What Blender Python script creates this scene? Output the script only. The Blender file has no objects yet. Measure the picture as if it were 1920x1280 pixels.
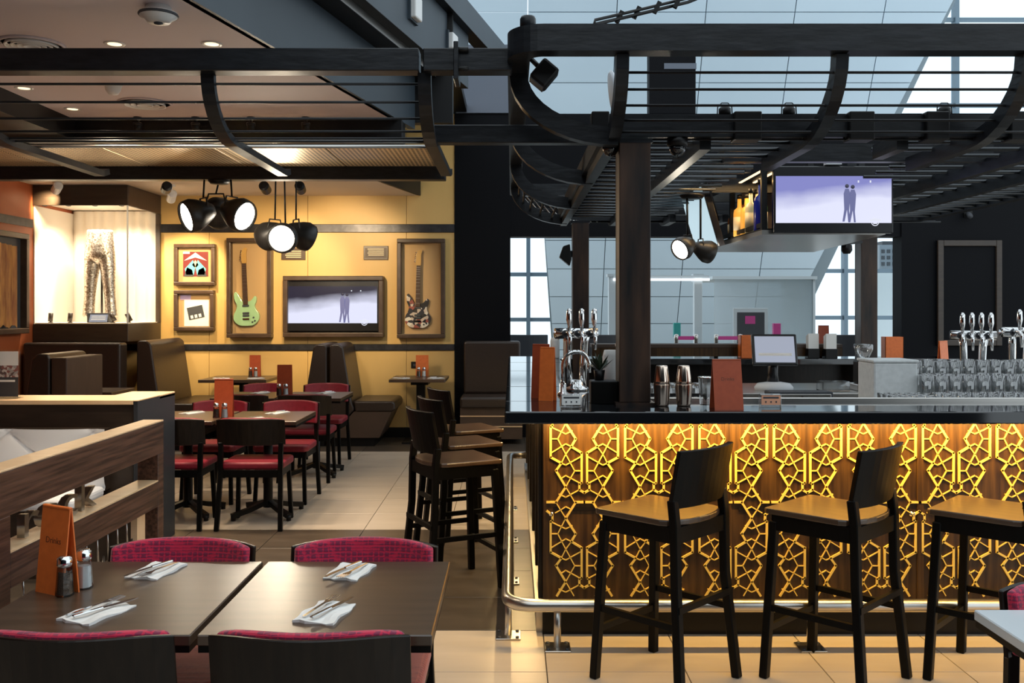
import bpy, bmesh, math, random
from mathutils import Vector, Matrix
random.seed(7)
S = bpy.context.scene
COL = S.collection
PI = math.pi
R = math.radians

# ---------------------------------------------------------------- camera, world, exposure
F_PX, VX, VY, EH = 1750.0, 960.0, 580.0, 1.56      # focal length in pixels, vanishing point, eye height
cam = bpy.data.cameras.new('camera')
cam.sensor_width = 36.0
cam.lens = F_PX / 1920.0 * 36.0
cam.shift_y = -(640.0 - VY) / 1920.0
cam.clip_end = 300
co = bpy.data.objects.new('camera', cam)
co.location = (0, 0, EH)
co.rotation_euler = (R(90), 0, 0)
COL.objects.link(co)
S.camera = co

wd = bpy.data.worlds.new('overcast_sky')
wd.use_nodes = True
S.world = wd
wn = wd.node_tree.nodes
wn['Background'].inputs[0].default_value = (0.84, 0.94, 1.0, 1)
wn['Background'].inputs[1].default_value = 1.4

S.view_settings.view_transform = 'Standard'
S.view_settings.look = 'None'
S.view_settings.exposure = 0.0
S.view_settings.gamma = 1.0
S.view_settings.use_curve_mapping = False

# ---------------------------------------------------------------- material helpers
def _nt(name):
    m = bpy.data.materials.new(name)
    m.use_nodes = True
    nt = m.node_tree
    return m, nt, nt.nodes, nt.links, nt.nodes['Principled BSDF']

def rgb(c): return (c[0], c[1], c[2], 1.0)

def coords(nt, scale=(1, 1, 1), kind='Object'):
    tc = nt.nodes.new('ShaderNodeTexCoord'); mp = nt.nodes.new('ShaderNodeMapping')
    nt.links.new(tc.outputs[kind], mp.inputs[0]); mp.inputs['Scale'].default_value = scale
    return mp.outputs[0]

def pbr(name, col, rough=0.5, metal=0.0, col2=None, nscale=6.0, stretch=(1, 1, 1), bump=0.0, spec=0.5, coat=0.0, detail=5.0, rand=0.0):
    m, nt, N, L, b = _nt(name)
    b.inputs['Base Color'].default_value = rgb(col)
    b.inputs['Roughness'].default_value = rough
    b.inputs['Metallic'].default_value = metal
    b.inputs['Specular IOR Level'].default_value = spec
    b.inputs['Coat Weight'].default_value = coat
    b.inputs['Coat Roughness'].default_value = 0.12
    if col2 or bump:
        v = coords(nt, stretch)
        nz = N.new('ShaderNodeTexNoise'); nz.inputs['Scale'].default_value = nscale; nz.inputs['Detail'].default_value = detail
        L.new(v, nz.inputs['Vector'])
        if col2:
            cr = N.new('ShaderNodeValToRGB')
            cr.color_ramp.elements[0].position = 0.35; cr.color_ramp.elements[1].position = 0.65
            cr.color_ramp.elements[0].color = rgb(col); cr.color_ramp.elements[1].color = rgb(col2)
            L.new(nz.outputs[0], cr.inputs[0])
            out = cr.outputs[0]
            if rand:
                oi = N.new('ShaderNodeObjectInfo'); hs = N.new('ShaderNodeHueSaturation')
                mr = N.new('ShaderNodeMapRange'); mr.inputs[3].default_value = 1 - rand; mr.inputs[4].default_value = 1 + rand
                L.new(oi.outputs['Random'], mr.inputs[0]); L.new(mr.outputs[0], hs.inputs['Value'])
                L.new(out, hs.inputs['Color']); out = hs.outputs[0]
            L.new(out, b.inputs['Base Color'])
        if bump:
            bp = N.new('ShaderNodeBump'); bp.inputs['Strength'].default_value = bump; bp.inputs['Distance'].default_value = 0.01
            L.new(nz.outputs[0], bp.inputs['Height']); L.new(bp.outputs[0], b.inputs['Normal'])
    return m

def emit(name, col, strength, base=(0.02, 0.02, 0.02)):
    m, nt, N, L, b = _nt(name)
    b.inputs['Base Color'].default_value = rgb(base)
    b.inputs['Emission Color'].default_value = rgb(col)
    b.inputs['Emission Strength'].default_value = strength
    b.inputs['Roughness'].default_value = 0.4
    return m

def thin_glass(name, tint=(0.9, 0.96, 0.98), refl=0.08, rough=0.02, fres=1.45, milk=0.0):
    m, nt, N, L, b = _nt(name)
    N.remove(b)
    tr = N.new('ShaderNodeBsdfTransparent'); tr.inputs[0].default_value = rgb(tint)
    gl = N.new('ShaderNodeBsdfGlossy'); gl.inputs['Roughness'].default_value = rough
    fr = N.new('ShaderNodeFresnel'); fr.inputs[0].default_value = fres
    ad = N.new('ShaderNodeMath'); ad.operation = 'ADD'; ad.use_clamp = True; ad.inputs[1].default_value = refl
    L.new(fr.outputs[0], ad.inputs[0])
    mx = N.new('ShaderNodeMixShader')
    L.new(ad.outputs[0], mx.inputs[0]); L.new(tr.outputs[0], mx.inputs[1]); L.new(gl.outputs[0], mx.inputs[2])
    if milk:
        df = N.new('ShaderNodeBsdfTranslucent'); df.inputs[0].default_value = (0.9, 0.95, 0.97, 1)
        m2 = N.new('ShaderNodeMixShader'); m2.inputs[0].default_value = milk
        L.new(mx.outputs[0], m2.inputs[1]); L.new(df.outputs[0], m2.inputs[2]); mx = m2
    L.new(mx.outputs[0], N['Material Output'].inputs[0])
    return m

def fabric(name, c1, c2, scale):
    m, nt, N, L, b = _nt(name)
    b.inputs['Roughness'].default_value = 0.75
    b.inputs['Sheen Weight'].default_value = 0.3
    v = coords(nt, (scale, scale, scale))
    vo = N.new('ShaderNodeTexVoronoi'); vo.feature = 'DISTANCE_TO_EDGE'; vo.inputs['Scale'].default_value = 1.0; vo.inputs['Randomness'].default_value = 0.15
    L.new(v, vo.inputs['Vector'])
    wv = N.new('ShaderNodeTexWave'); wv.wave_type = 'RINGS'; wv.inputs['Scale'].default_value = 0.55; wv.inputs['Distortion'].default_value = 2.0
    L.new(v, wv.inputs['Vector'])
    ml = N.new('ShaderNodeMath'); ml.operation = 'MULTIPLY'; L.new(vo.outputs['Distance'], ml.inputs[0]); ml.inputs[1].default_value = 2.2
    ad = N.new('ShaderNodeMath'); ad.operation = 'ADD'; L.new(ml.outputs[0], ad.inputs[0])
    m2 = N.new('ShaderNodeMath'); m2.operation = 'MULTIPLY'; L.new(wv.outputs[0], m2.inputs[0]); m2.inputs[1].default_value = 0.35
    L.new(m2.outputs[0], ad.inputs[1])
    cr = N.new('ShaderNodeValToRGB'); cr.color_ramp.elements[0].position = 0.3; cr.color_ramp.elements[1].position = 0.55
    cr.color_ramp.elements[0].color = rgb(c1); cr.color_ramp.elements[1].color = rgb(c2)
    L.new(ad.outputs[0], cr.inputs[0]); L.new(cr.outputs[0], b.inputs['Base Color'])
    bp = N.new('ShaderNodeBump'); bp.inputs['Strength'].default_value = 0.3; bp.inputs['Distance'].default_value = 0.003
    L.new(ad.outputs[0], bp.inputs['Height']); L.new(bp.outputs[0], b.inputs['Normal'])
    return m

def perforated(name, col):
    m, nt, N, L, b = _nt(name)
    b.inputs['Metallic'].default_value = 0.6; b.inputs['Roughness'].default_value = 0.38
    v = coords(nt, (30, 30, 30))
    vo = N.new('ShaderNodeTexVoronoi'); vo.inputs['Randomness'].default_value = 0.0; vo.inputs['Scale'].default_value = 1.0
    L.new(v, vo.inputs['Vector'])
    cr = N.new('ShaderNodeValToRGB'); cr.color_ramp.elements[0].position = 0.28; cr.color_ramp.elements[1].position = 0.36
    cr.color_ramp.elements[0].color = rgb((0.02, 0.015, 0.01)); cr.color_ramp.elements[1].color = rgb(col)
    L.new(vo.outputs['Distance'], cr.inputs[0]); L.new(cr.outputs[0], b.inputs['Base Color'])
    return m

def blotch(name, cols, scale, rough=0.5):
    m, nt, N, L, b = _nt(name)
    b.inputs['Roughness'].default_value = rough
    v = coords(nt, (scale, scale, scale))
    vo = N.new('ShaderNodeTexVoronoi'); vo.inputs['Scale'].default_value = 1.0
    L.new(v, vo.inputs['Vector'])
    cr = N.new('ShaderNodeValToRGB'); cr.color_ramp.interpolation = 'CONSTANT'
    while len(cr.color_ramp.elements) < len(cols): cr.color_ramp.elements.new(0.5)
    for i, c in enumerate(cols):
        cr.color_ramp.elements[i].position = i / len(cols); cr.color_ramp.elements[i].color = rgb(c)
    sx = N.new('ShaderNodeSeparateColor'); L.new(vo.outputs['Color'], sx.inputs[0]); L.new(sx.outputs[0], cr.inputs[0])
    L.new(cr.outputs[0], b.inputs['Base Color'])
    return m

M = {}
M['steel'] = pbr('blackened_steel', (0.005, 0.006, 0.008), 0.36, 0.0, (0.012, 0.014, 0.018), 9, (1, 1, 4), 0.15, 0.35)
M['column'] = pbr('rusted_black_steel', (0.007, 0.007, 0.008), 0.42, 0.0, (0.060, 0.032, 0.020), 3.5, (3, 3, 0.5), 0.2, 0.35)
M['black'] = pbr('black_paint', (0.004, 0.004, 0.0045), 0.42, spec=0.3)
M['blackwall'] = pbr('charcoal_wall_paint', (0.0022, 0.0026, 0.0042), 0.6, spec=0.12)
M['slate'] = pbr('slate_paint', (0.028, 0.042, 0.056), 0.5, 0.0, (0.034, 0.050, 0.066), 2)
M['cheek'] = pbr('charcoal_grey_laminate', (0.026, 0.030, 0.037), 0.45)
M['greypanel'] = pbr('grey_blue_panel', (0.11, 0.13, 0.17), 0.55)
M['band'] = pbr('dark_steel_band', (0.035, 0.036, 0.042), 0.35, 0.6, (0.06, 0.06, 0.07), 12, (1, 1, 1), 0.1)
M['white'] = pbr('white_plastic', (0.75, 0.75, 0.74), 0.4)
M['paper'] = pbr('white_paper', (0.82, 0.82, 0.80), 0.7)
M['ceil'] = pbr('mauve_ceiling_paint', (0.62, 0.545, 0.57), 0.7)
M['ceil2'] = pbr('cream_soffit_paint', (0.66, 0.56, 0.46), 0.7)
M['yellow'] = pbr('mustard_wall_paint', (0.68, 0.44, 0.15), 0.45, 0, (0.72, 0.47, 0.165), 3, (1, 1, 0.3))
M['rust'] = pbr('rust_red_wall_paint', (0.36, 0.085, 0.025), 0.5, 0, (0.40, 0.10, 0.03), 3)
M['clad'] = pbr('pale_blue_cladding', (0.50, 0.62, 0.71), 0.5, 0.0, (0.53, 0.65, 0.74), 0.6, rand=0.03)
M['cladback'] = pbr('cladding_joint', (0.22, 0.28, 0.32), 0.6)
M['tile_l'] = pbr('beige_floor_tile', (0.45, 0.385, 0.31), 0.32, 0, (0.52, 0.45, 0.37), 2.2, (0.5, 3, 1), 0.03, 0.5, rand=0.04)
M['tile_d'] = pbr('dark_brown_floor_tile', (0.060, 0.046, 0.034), 0.30, 0, (0.095, 0.073, 0.054), 2.5, (0.6, 3, 1), 0.05, 0.5, rand=0.08)
M['grout'] = pbr('grout', (0.16, 0.13, 0.10), 0.8)
M['grout_d'] = pbr('dark_grout', (0.03, 0.025, 0.02), 0.8)
M['walnut'] = pbr('walnut_veneer', (0.040, 0.017, 0.010), 0.42, 0, (0.125, 0.056, 0.034), 8, (12, 0.5, 12), 0.05, detail=8)
M['oakedge'] = pbr('pale_oak_edge', (0.78, 0.52, 0.29), 0.3, 0, (0.86, 0.60, 0.36), 5, (1, 5, 1))
M['tabletop'] = pbr('brown_laminate_table', (0.050, 0.029, 0.017), 0.30, 0, (0.078, 0.046, 0.027), 5, (0.6, 6, 1), 0.0, 0.9)
M['table_sky_sheen'] = pbr('laminate_table_sky_sheen', (0.66, 0.71, 0.74), 0.14, 0, None, spec=0.9)  # pale sky reflection is painted into the base colour
M['darkwood'] = pbr('dark_stained_wood', (0.007, 0.0045, 0.0035), 0.35, 0, (0.014, 0.009, 0.006), 6, (8, 8, 0.8), 0.05, 0.35)
M['seatwood'] = pbr('brown_wood_seat', (0.052, 0.030, 0.018), 0.28, 0, (0.085, 0.050, 0.030), 6, (8, 1, 1), 0.03, 0.7)
M['blackwood'] = pbr('black_stained_wood', (0.0016, 0.0015, 0.0015), 0.42, 0, (0.003, 0.0027, 0.0025), 6, (8, 8, 0.8), 0.0, 0.16)
M['barwood'] = pbr('bar_front_wood', (0.034, 0.016, 0.006), 0.38, 0, (0.085, 0.042, 0.013), 6, (8, 8, 0.5), 0.04, 0.35, detail=8)
M['gold'] = pbr('brass_yellow_lattice', (0.95, 0.66, 0.14), 0.4, 0.0)
M['counter'] = pbr('polished_black_stone', (0.008, 0.009, 0.011), 0.06, 0, None, spec=0.8)
M['chrome'] = pbr('chrome', (0.78, 0.78, 0.78), 0.10, 1.0)
M['brushed'] = pbr('brushed_steel', (0.56, 0.54, 0.51), 0.28, 1.0)
M['leather'] = pbr('dark_brown_leather', (0.030, 0.019, 0.014), 0.36, 0, (0.037, 0.024, 0.018), 60, (1, 1, 1), 0.12)
M['boothwood'] = pbr('brown_booth_panel', (0.060, 0.036, 0.024), 0.45, 0, (0.075, 0.046, 0.032), 4, (1, 6, 1))
M['casewood'] = pbr('dark_case_wood', (0.030, 0.020, 0.014), 0.4, 0, (0.042, 0.028, 0.019), 5, (1, 1, 6))
M['tuft'] = pbr('white_tufted_vinyl', (0.80, 0.81, 0.83), 0.35)
M['magenta'] = fabric('magenta_patterned_fabric', (0.56, 0.004, 0.052), (0.20, 0.003, 0.045), 55)
M['red'] = pbr('red_upholstery', (0.22, 0.010, 0.026), 0.5, 0, (0.18, 0.008, 0.020), 30)
M['orangefab'] = fabric('rust_red_seat_fabric', (0.46, 0.085, 0.045), (0.34, 0.05, 0.028), 60)
M['menu'] = pbr('orange_menu_leatherette', (0.78, 0.175, 0.030), 0.45, 0, (0.70, 0.150, 0.025), 40, (1, 1, 1), 0.05)
M['menu_d'] = pbr('brick_red_menu_leatherette', (0.36, 0.062, 0.018), 0.45, 0, (0.32, 0.052, 0.015), 40)
M['ink'] = pbr('brown_ink', (0.10, 0.025, 0.01), 0.6)
M['pepper'] = pbr('ground_pepper', (0.20, 0.13, 0.09), 0.9, 0, (0.06, 0.045, 0.035), 300)
M['salt'] = pbr('salt', (0.8, 0.8, 0.8), 0.8)
M['glass'] = thin_glass('clear_glass', (0.93, 0.97, 0.98), 0.03)
M['tumbler'] = thin_glass('tumbler_glass', (0.97, 0.985, 0.99), 0.18, 0.04, 1.5, 0.05)
M['rodsteel'] = pbr('satin_black_rod', (0.06, 0.065, 0.07), 0.25, 0.8)
M['pane'] = thin_glass('window_glass', (0.94, 0.98, 1.0), 0.0, 0.0, 1.25)
M['caseglass'] = thin_glass('display_case_glass', (0.98, 0.98, 0.97), 0.0, 0.0, 1.04)
M['casewhite'] = pbr('white_case_drape', (0.80, 0.73, 0.64), 0.7)
M['silver'] = pbr('silver_sequin_cloth', (0.85, 0.80, 0.72), 0.30, 0.85, (0.25, 0.18, 0.12), 55, (1, 1, 1), 0.5)
M['mesh'] = perforated('perforated_bronze', (0.86, 0.66, 0.40))
M['lampshade'] = pbr('black_lamp_enamel', (0.016, 0.015, 0.014), 0.4)
M['lampglow'] = emit('lamp_glow', (1.0, 0.88, 0.70), 60.0)
M['ledglow'] = emit('led_glow', (1.0, 0.62, 0.16), 6.0)
M['dlglow'] = emit('downlight_glow', (1.0, 0.72, 0.42), 2.0)
M['frame'] = pbr('brown_picture_frame', (0.055, 0.032, 0.020), 0.35, 0, (0.085, 0.052, 0.033), 8, (1, 1, 1))
M['mat'] = pbr('tan_mount_board', (0.56, 0.36, 0.17), 0.7)
M['green'] = pbr('seafoam_green_lacquer', (0.42, 0.68, 0.38), 0.22, 0, None, coat=0.5)
M['maple'] = pbr('maple_neck', (0.62, 0.36, 0.10), 0.35)
M['rosewood'] = pbr('rosewood', (0.07, 0.035, 0.022), 0.45)
M['splash'] = blotch('torn_paper_collage', [(0.02, 0.02, 0.02), (0.6, 0.5, 0.42), (0.05, 0.04, 0.04), (0.30, 0.08, 0.06), (0.75, 0.7, 0.62), (0.03, 0.03, 0.04)], 24, 0.35)
M['cyan'] = pbr('turquoise_print', (0.12, 0.52, 0.55), 0.6)
M['darkred'] = pbr('dark_red_print', (0.16, 0.012, 0.014), 0.6)
M['lilac'] = pbr('lilac_print', (0.42, 0.34, 0.62), 0.6)
M['palegrey'] = pbr('pale_grey_print', (0.55, 0.58, 0.62), 0.6)
M['charcoal'] = pbr('charcoal_print', (0.05, 0.055, 0.065), 0.6)
M['amber_hide'] = pbr('amber_costume_cloth', (0.62, 0.30, 0.07), 0.6, 0, (0.30, 0.10, 0.03), 5, (4, 4, 0.6), 0.3)
M['screenframe'] = pbr('tv_black_plastic', (0.012, 0.012, 0.014), 0.25)
M['amber'] = emit('amber_spirit_backlight_glow', (1.0, 0.48, 0.06), 0.55, (0.5, 0.2, 0.03))  # backlight through the spirit is put into emission
M['amber2'] = pbr('dark_spirit_glass', (0.20, 0.07, 0.02), 0.12)
M['palespirit'] = pbr('pale_spirit_glass', (0.72, 0.66, 0.42), 0.12)
M['bluebottle'] = pbr('blue_bottle_glass', (0.015, 0.03, 0.30), 0.15)
M['greenbottle'] = pbr('green_bottle_glass', (0.10, 0.22, 0.08), 0.12)
M['cream'] = pbr('cream_bottle_label', (0.72, 0.62, 0.40), 0.5)
M['leaf'] = pbr('dark_green_leaf', (0.02, 0.035, 0.015), 0.5)
M['pink'] = pbr('magenta_barrier_belt', (0.60, 0.05, 0.28), 0.5)
M['teal'] = pbr('teal_sign', (0.03, 0.35, 0.33), 0.5)
M['mullion'] = pbr('blue_grey_window_mullion', (0.14, 0.20, 0.25), 0.4, 0.4)
M['whitesteel'] = pbr('white_painted_steel', (0.62, 0.70, 0.74), 0.4)
M['copper'] = pbr('polished_shaker_tin', (0.80, 0.66, 0.55), 0.14, 1.0)
M['pos'] = emit('till_screen_glow', (0.62, 0.68, 0.85), 0.55)
M['peach'] = pbr('peach_card', (0.75, 0.36, 0.22), 0.6)
M['frost'] = pbr('frosted_rack_plastic', (0.62, 0.64, 0.64), 0.35, 0, (0.70, 0.72, 0.72), 40)
M['hilltop'] = pbr('distant_grey_hotel', (0.30, 0.33, 0.36), 0.7)

# ---------------------------------------------------------------- geometry helpers
WM = {}
def w2l(p):
    return WM[p.name].inverted() if p is not None and p.name in WM else Matrix.Identity(4)

def P(u, v, D):
    return Vector(((u - VX) * D / F_PX, D, EH - (v - VY) * D / F_PX))

class MB:
    def __init__(s, M=None):
        s.v = []; s.f = []; s.sm = []; s.M = M or Matrix.Identity(4)
    def add(s, vs, fs, smooth=False):
        o = len(s.v)
        s.v += [tuple(s.M @ Vector(p)) for p in vs]
        s.f += [tuple(o + i for i in f) for f in fs]
        s.sm += [smooth] * len(fs)
        return s
    def box(s, x0, x1, y0, y1, z0, z1):
        vs = [(x, y, z) for z in (z0, z1) for y in (y0, y1) for x in (x0, x1)]
        return s.add(vs, [(0, 2, 3, 1), (4, 5, 7, 6), (0, 1, 5, 4), (2, 6, 7, 3), (0, 4, 6, 2), (1, 3, 7, 5)])
    def bar(s, p, q, w, h, up=(0, 0, 1)):
        p = Vector(p); q = Vector(q); d = (q - p).normalized(); up = Vector(up)
        if abs(d.dot(up)) > 0.98: up = Vector((0, 1, 0))
        a = d.cross(up).normalized() * (w / 2); b = a.cross(d).normalized() * (h / 2)
        vs = []
        for c in (p, q):
            vs += [c - a - b, c + a - b, c + a + b, c - a + b]
        return s.add(vs, [(3, 2, 1, 0), (4, 5, 6, 7), (0, 1, 5, 4), (1, 2, 6, 5), (2, 3, 7, 6), (3, 0, 4, 7)])
    def tube(s, pts, r, n=8, closed=False, flat=None, smooth=True, up=(0, 0, 1)):
        pts = [Vector(p) for p in pts]; k = len(pts)
        rs = r if isinstance(r, (list, tuple)) else [r] * k
        vs = []; prev = None
        for i in range(k):
            if closed: t = pts[(i + 1) % k] - pts[i - 1]
            else: t = pts[min(i + 1, k - 1)] - pts[max(i - 1, 0)]
            t.normalize()
            if prev is None:
                u = Vector(up)
                if abs(t.dot(u)) > 0.95: u = Vector((1, 0, 0))
                a = t.cross(u).normalized()
            else:
                a = (prev - t * prev.dot(t)).normalized()
            prev = a; b = t.cross(a)
            for j in range(n):
                an = 2 * PI * j / n + (PI / n if n == 4 else 0)
                vs.append(pts[i] + (a * math.cos(an) * (flat or 1) + b * math.sin(an)) * rs[i])
        fs = []
        for i in range(k if closed else k - 1):
            i2 = (i + 1) % k
            for j in range(n):
                j2 = (j + 1) % n
                fs.append((i * n + j, i * n + j2, i2 * n + j2, i2 * n + j))
        if not closed:
            fs.append(tuple(range(n - 1, -1, -1))); fs.append(tuple((k - 1) * n + j for j in range(n)))
        return s.add(vs, fs, smooth)
    def sweep(s, pts, w, h, side):
        """rectangular section swept along pts; `side` is the constant width direction"""
        pts = [Vector(p) for p in pts]; k = len(pts); a = Vector(side).normalized() * (w / 2); vs = []
        for i in range(k):
            t = (pts[min(i + 1, k - 1)] - pts[max(i - 1, 0)]).normalized()
            b = t.cross(a).normalized() * (h / 2)
            vs += [pts[i] - a - b, pts[i] + a - b, pts[i] + a + b, pts[i] - a + b]
        fs = [(3, 2, 1, 0), tuple((k - 1) * 4 + j for j in range(4))]
        for i in range(k - 1):
            for j in range(4):
                fs.append((i * 4 + j, i * 4 + (j + 1) % 4, i * 4 + 4 + (j + 1) % 4, i * 4 + 4 + j))
        return s.add(vs, fs)
    def lathe(s, prof, n=16, c=(0, 0, 0), smooth=True, rot=None, sx=1, sy=1):
        vs = []; rot = rot or Matrix.Identity(3)
        for r, z in prof:
            for j in range(n):
                a = 2 * PI * j / n
                vs.append(Vector(c) + rot @ Vector((r * sx * math.cos(a), r * sy * math.sin(a), z)))
        fs = []
        for i in range(len(prof) - 1):
            for j in range(n):
                fs.append((i * n + j, i * n + (j + 1) % n, (i + 1) * n + (j + 1) % n, (i + 1) * n + j))
        if prof[0][0] > 1e-6: fs.append(tuple(range(n - 1, -1, -1)))
        if prof[-1][0] > 1e-6: fs.append(tuple((len(prof) - 1) * n + j for j in range(n)))
        return s.add(vs, fs, smooth)
    def prism(s, poly, c0, c1, axis='y', closed=True):
        """2-D polygon extruded along an axis: 'y' -> (x,z) polygon, 'z' -> (x,y), 'x' -> (y,z)"""
        k = len(poly)
        def m(a, b, c): return {'y': (a, c, b), 'z': (a, b, c), 'x': (c, a, b)}[axis]
        vs = [m(a, b, c0) for a, b in poly] + [m(a, b, c1) for a, b in poly]
        fs = [tuple(range(k)), tuple(range(2 * k - 1, k - 1, -1))]
        for i in range(k):
            j = (i + 1) % k
            fs.append((i, i + k, j + k, j))
        return s.add(vs, fs)
    def arc_panel(s, half_w, y_end, sag, z0, z1, thick, n=10, lean=0.0, top_round=0.0):
        """curved upright panel: ends at y_end, centre pushed back by sag"""
        vs = []; fs = []
        for i in range(n + 1):
            t = -1 + 2 * i / n
            x = half_w * t; y = y_end - sag * (1 - t * t)
            nx, ny = -(2 * sag * t / half_w), 1.0
            l = math.hypot(nx, ny); nx /= l; ny /= l
            zt = z1 - top_round * t * t * t * t
            vs += [(x, y, z0), (x + nx * thick, y + ny * thick, z0), (x + nx * thick, y + ny * thick - lean, zt), (x, y - lean, zt)]
        for i in range(n):
            for j in range(4):
                fs.append((i * 4 + j, i * 4 + 4 + j, i * 4 + 4 + (j + 1) % 4, i * 4 + (j + 1) % 4))
        fs.append((0, 1, 2, 3)); fs.append(tuple(n * 4 + j for j in (3, 2, 1, 0)))
        return s.add(vs, fs)
    def build(s, name, mat, parent=None, bevel=0.0, seg=2, world=False, loc=None):
        me = bpy.data.meshes.new(name)
        vs = s.v
        if world and parent is not None:
            i = w2l(parent); vs = [tuple(i @ Vector(p)) for p in vs]
        me.from_pydata(vs, [], s.f)
        me.polygons.foreach_set('use_smooth', s.sm)
        bm = bmesh.new(); bm.from_mesh(me)
        bmesh.ops.recalc_face_normals(bm, faces=bm.faces)
        if bevel:
            es = [e for e in bm.edges if len(e.link_faces) == 2 and e.calc_face_angle(0) > 0.6]
            bmesh.ops.bevel(bm, geom=es, offset=bevel, segments=seg, affect='EDGES', profile=0.5, clamp_overlap=True)
        bm.to_mesh(me); bm.free()
        me.materials.append(M[mat] if isinstance(mat, str) else mat)
        o = bpy.data.objects.new(name, me)
        COL.objects.link(o)
        if parent is not None:
            o.parent = parent
            WM[o.name] = WM.get(parent.name, Matrix.Identity(4))
        if loc is not None:
            o.location = loc
            WM[o.name] = WM.get(o.name, Matrix.Identity(4)) @ Matrix.Translation(Vector(loc))
        return o

def thing(name, label, cat, loc=(0, 0, 0), rotz=0.0, group=None):
    o = bpy.data.objects.new(name, None)
    o.empty_display_size = 0.1
    COL.objects.link(o)
    o.location = loc; o.rotation_euler = (0, 0, rotz)
    WM[o.name] = Matrix.Translation(Vector(loc)) @ Matrix.Rotation(rotz, 4, 'Z')
    return tag(o, label, cat, group)

def tag(o, label, cat, group=None):
    o['label'] = label; o['category'] = cat
    if group: o['group'] = group
    return o

def struct(o):
    o['kind'] = 'structure'
    return o

def stuff(o):
    o['kind'] = 'stuff'
    return o

def dup(root, loc, rotz=0.0, label=None, group=None, mats=None):
    def cp(o, par):
        c = o.copy(); COL.objects.link(c); c.parent = par
        for ch in list(o.children): cp(ch, c)
        return c
    r = cp(root, None)
    r.location = loc; r.rotation_euler = (root.rotation_euler[0], root.rotation_euler[1], rotz)
    WM[r.name] = Matrix.Translation(Vector(loc)) @ Matrix.Rotation(rotz, 4, 'Z')
    if label: r['label'] = label
    if group: r['group'] = group
    return r

def text_mesh(name, body, size, depth, mat, parent, mtx):
    cu = bpy.data.curves.new(name, 'FONT'); cu.body = body; cu.size = size; cu.extrude = depth
    cu.align_x = 'CENTER'; cu.resolution_u = 3
    t = bpy.data.objects.new(name + '_tmp', cu); COL.objects.link(t)
    dg = bpy.context.evaluated_depsgraph_get()
    me = bpy.data.meshes.new_from_object(t.evaluated_get(dg))
    bpy.data.objects.remove(t); bpy.data.curves.remove(cu)
    me.transform(mtx)
    me.materials.clear(); me.materials.append(M[mat])
    o = bpy.data.objects.new(name, me); COL.objects.link(o); o.parent = parent
    return o

def spot(name, loc, target, watts, angle, col=(1, 0.72, 0.42), parent=None, size=0.05, blend=0.6):
    l = bpy.data.lights.new(name, 'SPOT'); l.energy = watts; l.spot_size = R(angle); l.spot_blend = blend; l.color = col; l.shadow_soft_size = size
    o = bpy.data.objects.new(name, l); COL.objects.link(o)
    d = Vector(target) - Vector(loc)
    m = Matrix.Translation(Vector(loc)) @ d.to_track_quat('-Z', 'Y').to_matrix().to_4x4()
    if parent is not None:
        o.parent = parent; o.matrix_local = w2l(parent) @ m
    else: o.matrix_world = m
    return o

def area(name, loc, target, watts, sx, sy, col=(1, 0.6, 0.2), parent=None):
    l = bpy.data.lights.new(name, 'AREA'); l.shape = 'RECTANGLE'; l.size = sx; l.size_y = sy; l.energy = watts; l.color = col
    o = bpy.data.objects.new(name, l); COL.objects.link(o)
    d = Vector(target) - Vector(loc)
    m = Matrix.Translation(Vector(loc)) @ d.to_track_quat('-Z', 'Y').to_matrix().to_4x4()
    if parent is not None:
        o.parent = parent; o.matrix_local = w2l(parent) @ m
    else: o.matrix_world = m
    return o
# ================================================================ SETTING
DW = 11.4                      # distance of the back wall
ZC = 2.95                      # height of the low ceiling
# ---- floor with single tiles
fl = struct(MB().box(-6.2, 9, -3.5, 26, -0.10, -0.012).build('floor', 'grout_d'))
TW, TD = 0.6, 0.52
tl = MB().box(0.002, TW - 0.002, 0.002, TD - 0.002, -0.03, 0.0).build('tile', 'tile_l', fl, bevel=0.0015, seg=1)
td = MB().box(0.002, TW - 0.002, 0.002, TD - 0.002, -0.03, 0.0).build('tile', 'tile_d', fl, bevel=0.0015, seg=1)
first = {'l': tl, 'd': td}; used = {'l': False, 'd': False}
rest = {'l': MB(), 'd': MB()}
def in_view(x, y):
    if y < 1.9: return False
    u = VX + x / y * F_PX; v = VY + EH / y * F_PX
    return -60 < u < 1980 and v < 1400
ntile = 0
for i in range(-11, 16):
    for j in range(-14, 42):
        x = 0.15 + i * TW; y = 4.54 + j * TD
        dark = (0 <= j < 4 and i < 0) or (j >= 11 and y < 12)
        k = 'd' if dark else 'l'
        cx, cy = x + TW / 2, y + TD / 2
        hidden = (cx > 0.4 and 4.7 < cy) or cx < -3.1 or (cx < -1.5 and cy < 5.2) or cy > 11.3 or cx < -5.9
        if in_view(cx, cy) and not hidden:
            if not used[k]:
                used[k] = True; first[k].location = (x, y, 0)
            else:
                o = first[k].copy(); COL.objects.link(o); o.location = (x, y, 0)
            ntile += 1
        elif -6.2 < cx < 9:
            rest[k].box(x + 0.002, x + TW - 0.002, y + 0.002, y + TD - 0.002, -0.03, 0.0)
for k, m in (('l', 'tile_l'), ('d', 'tile_d')):
    stuff(rest[k].build('outlying_tiles', m, fl))

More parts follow.
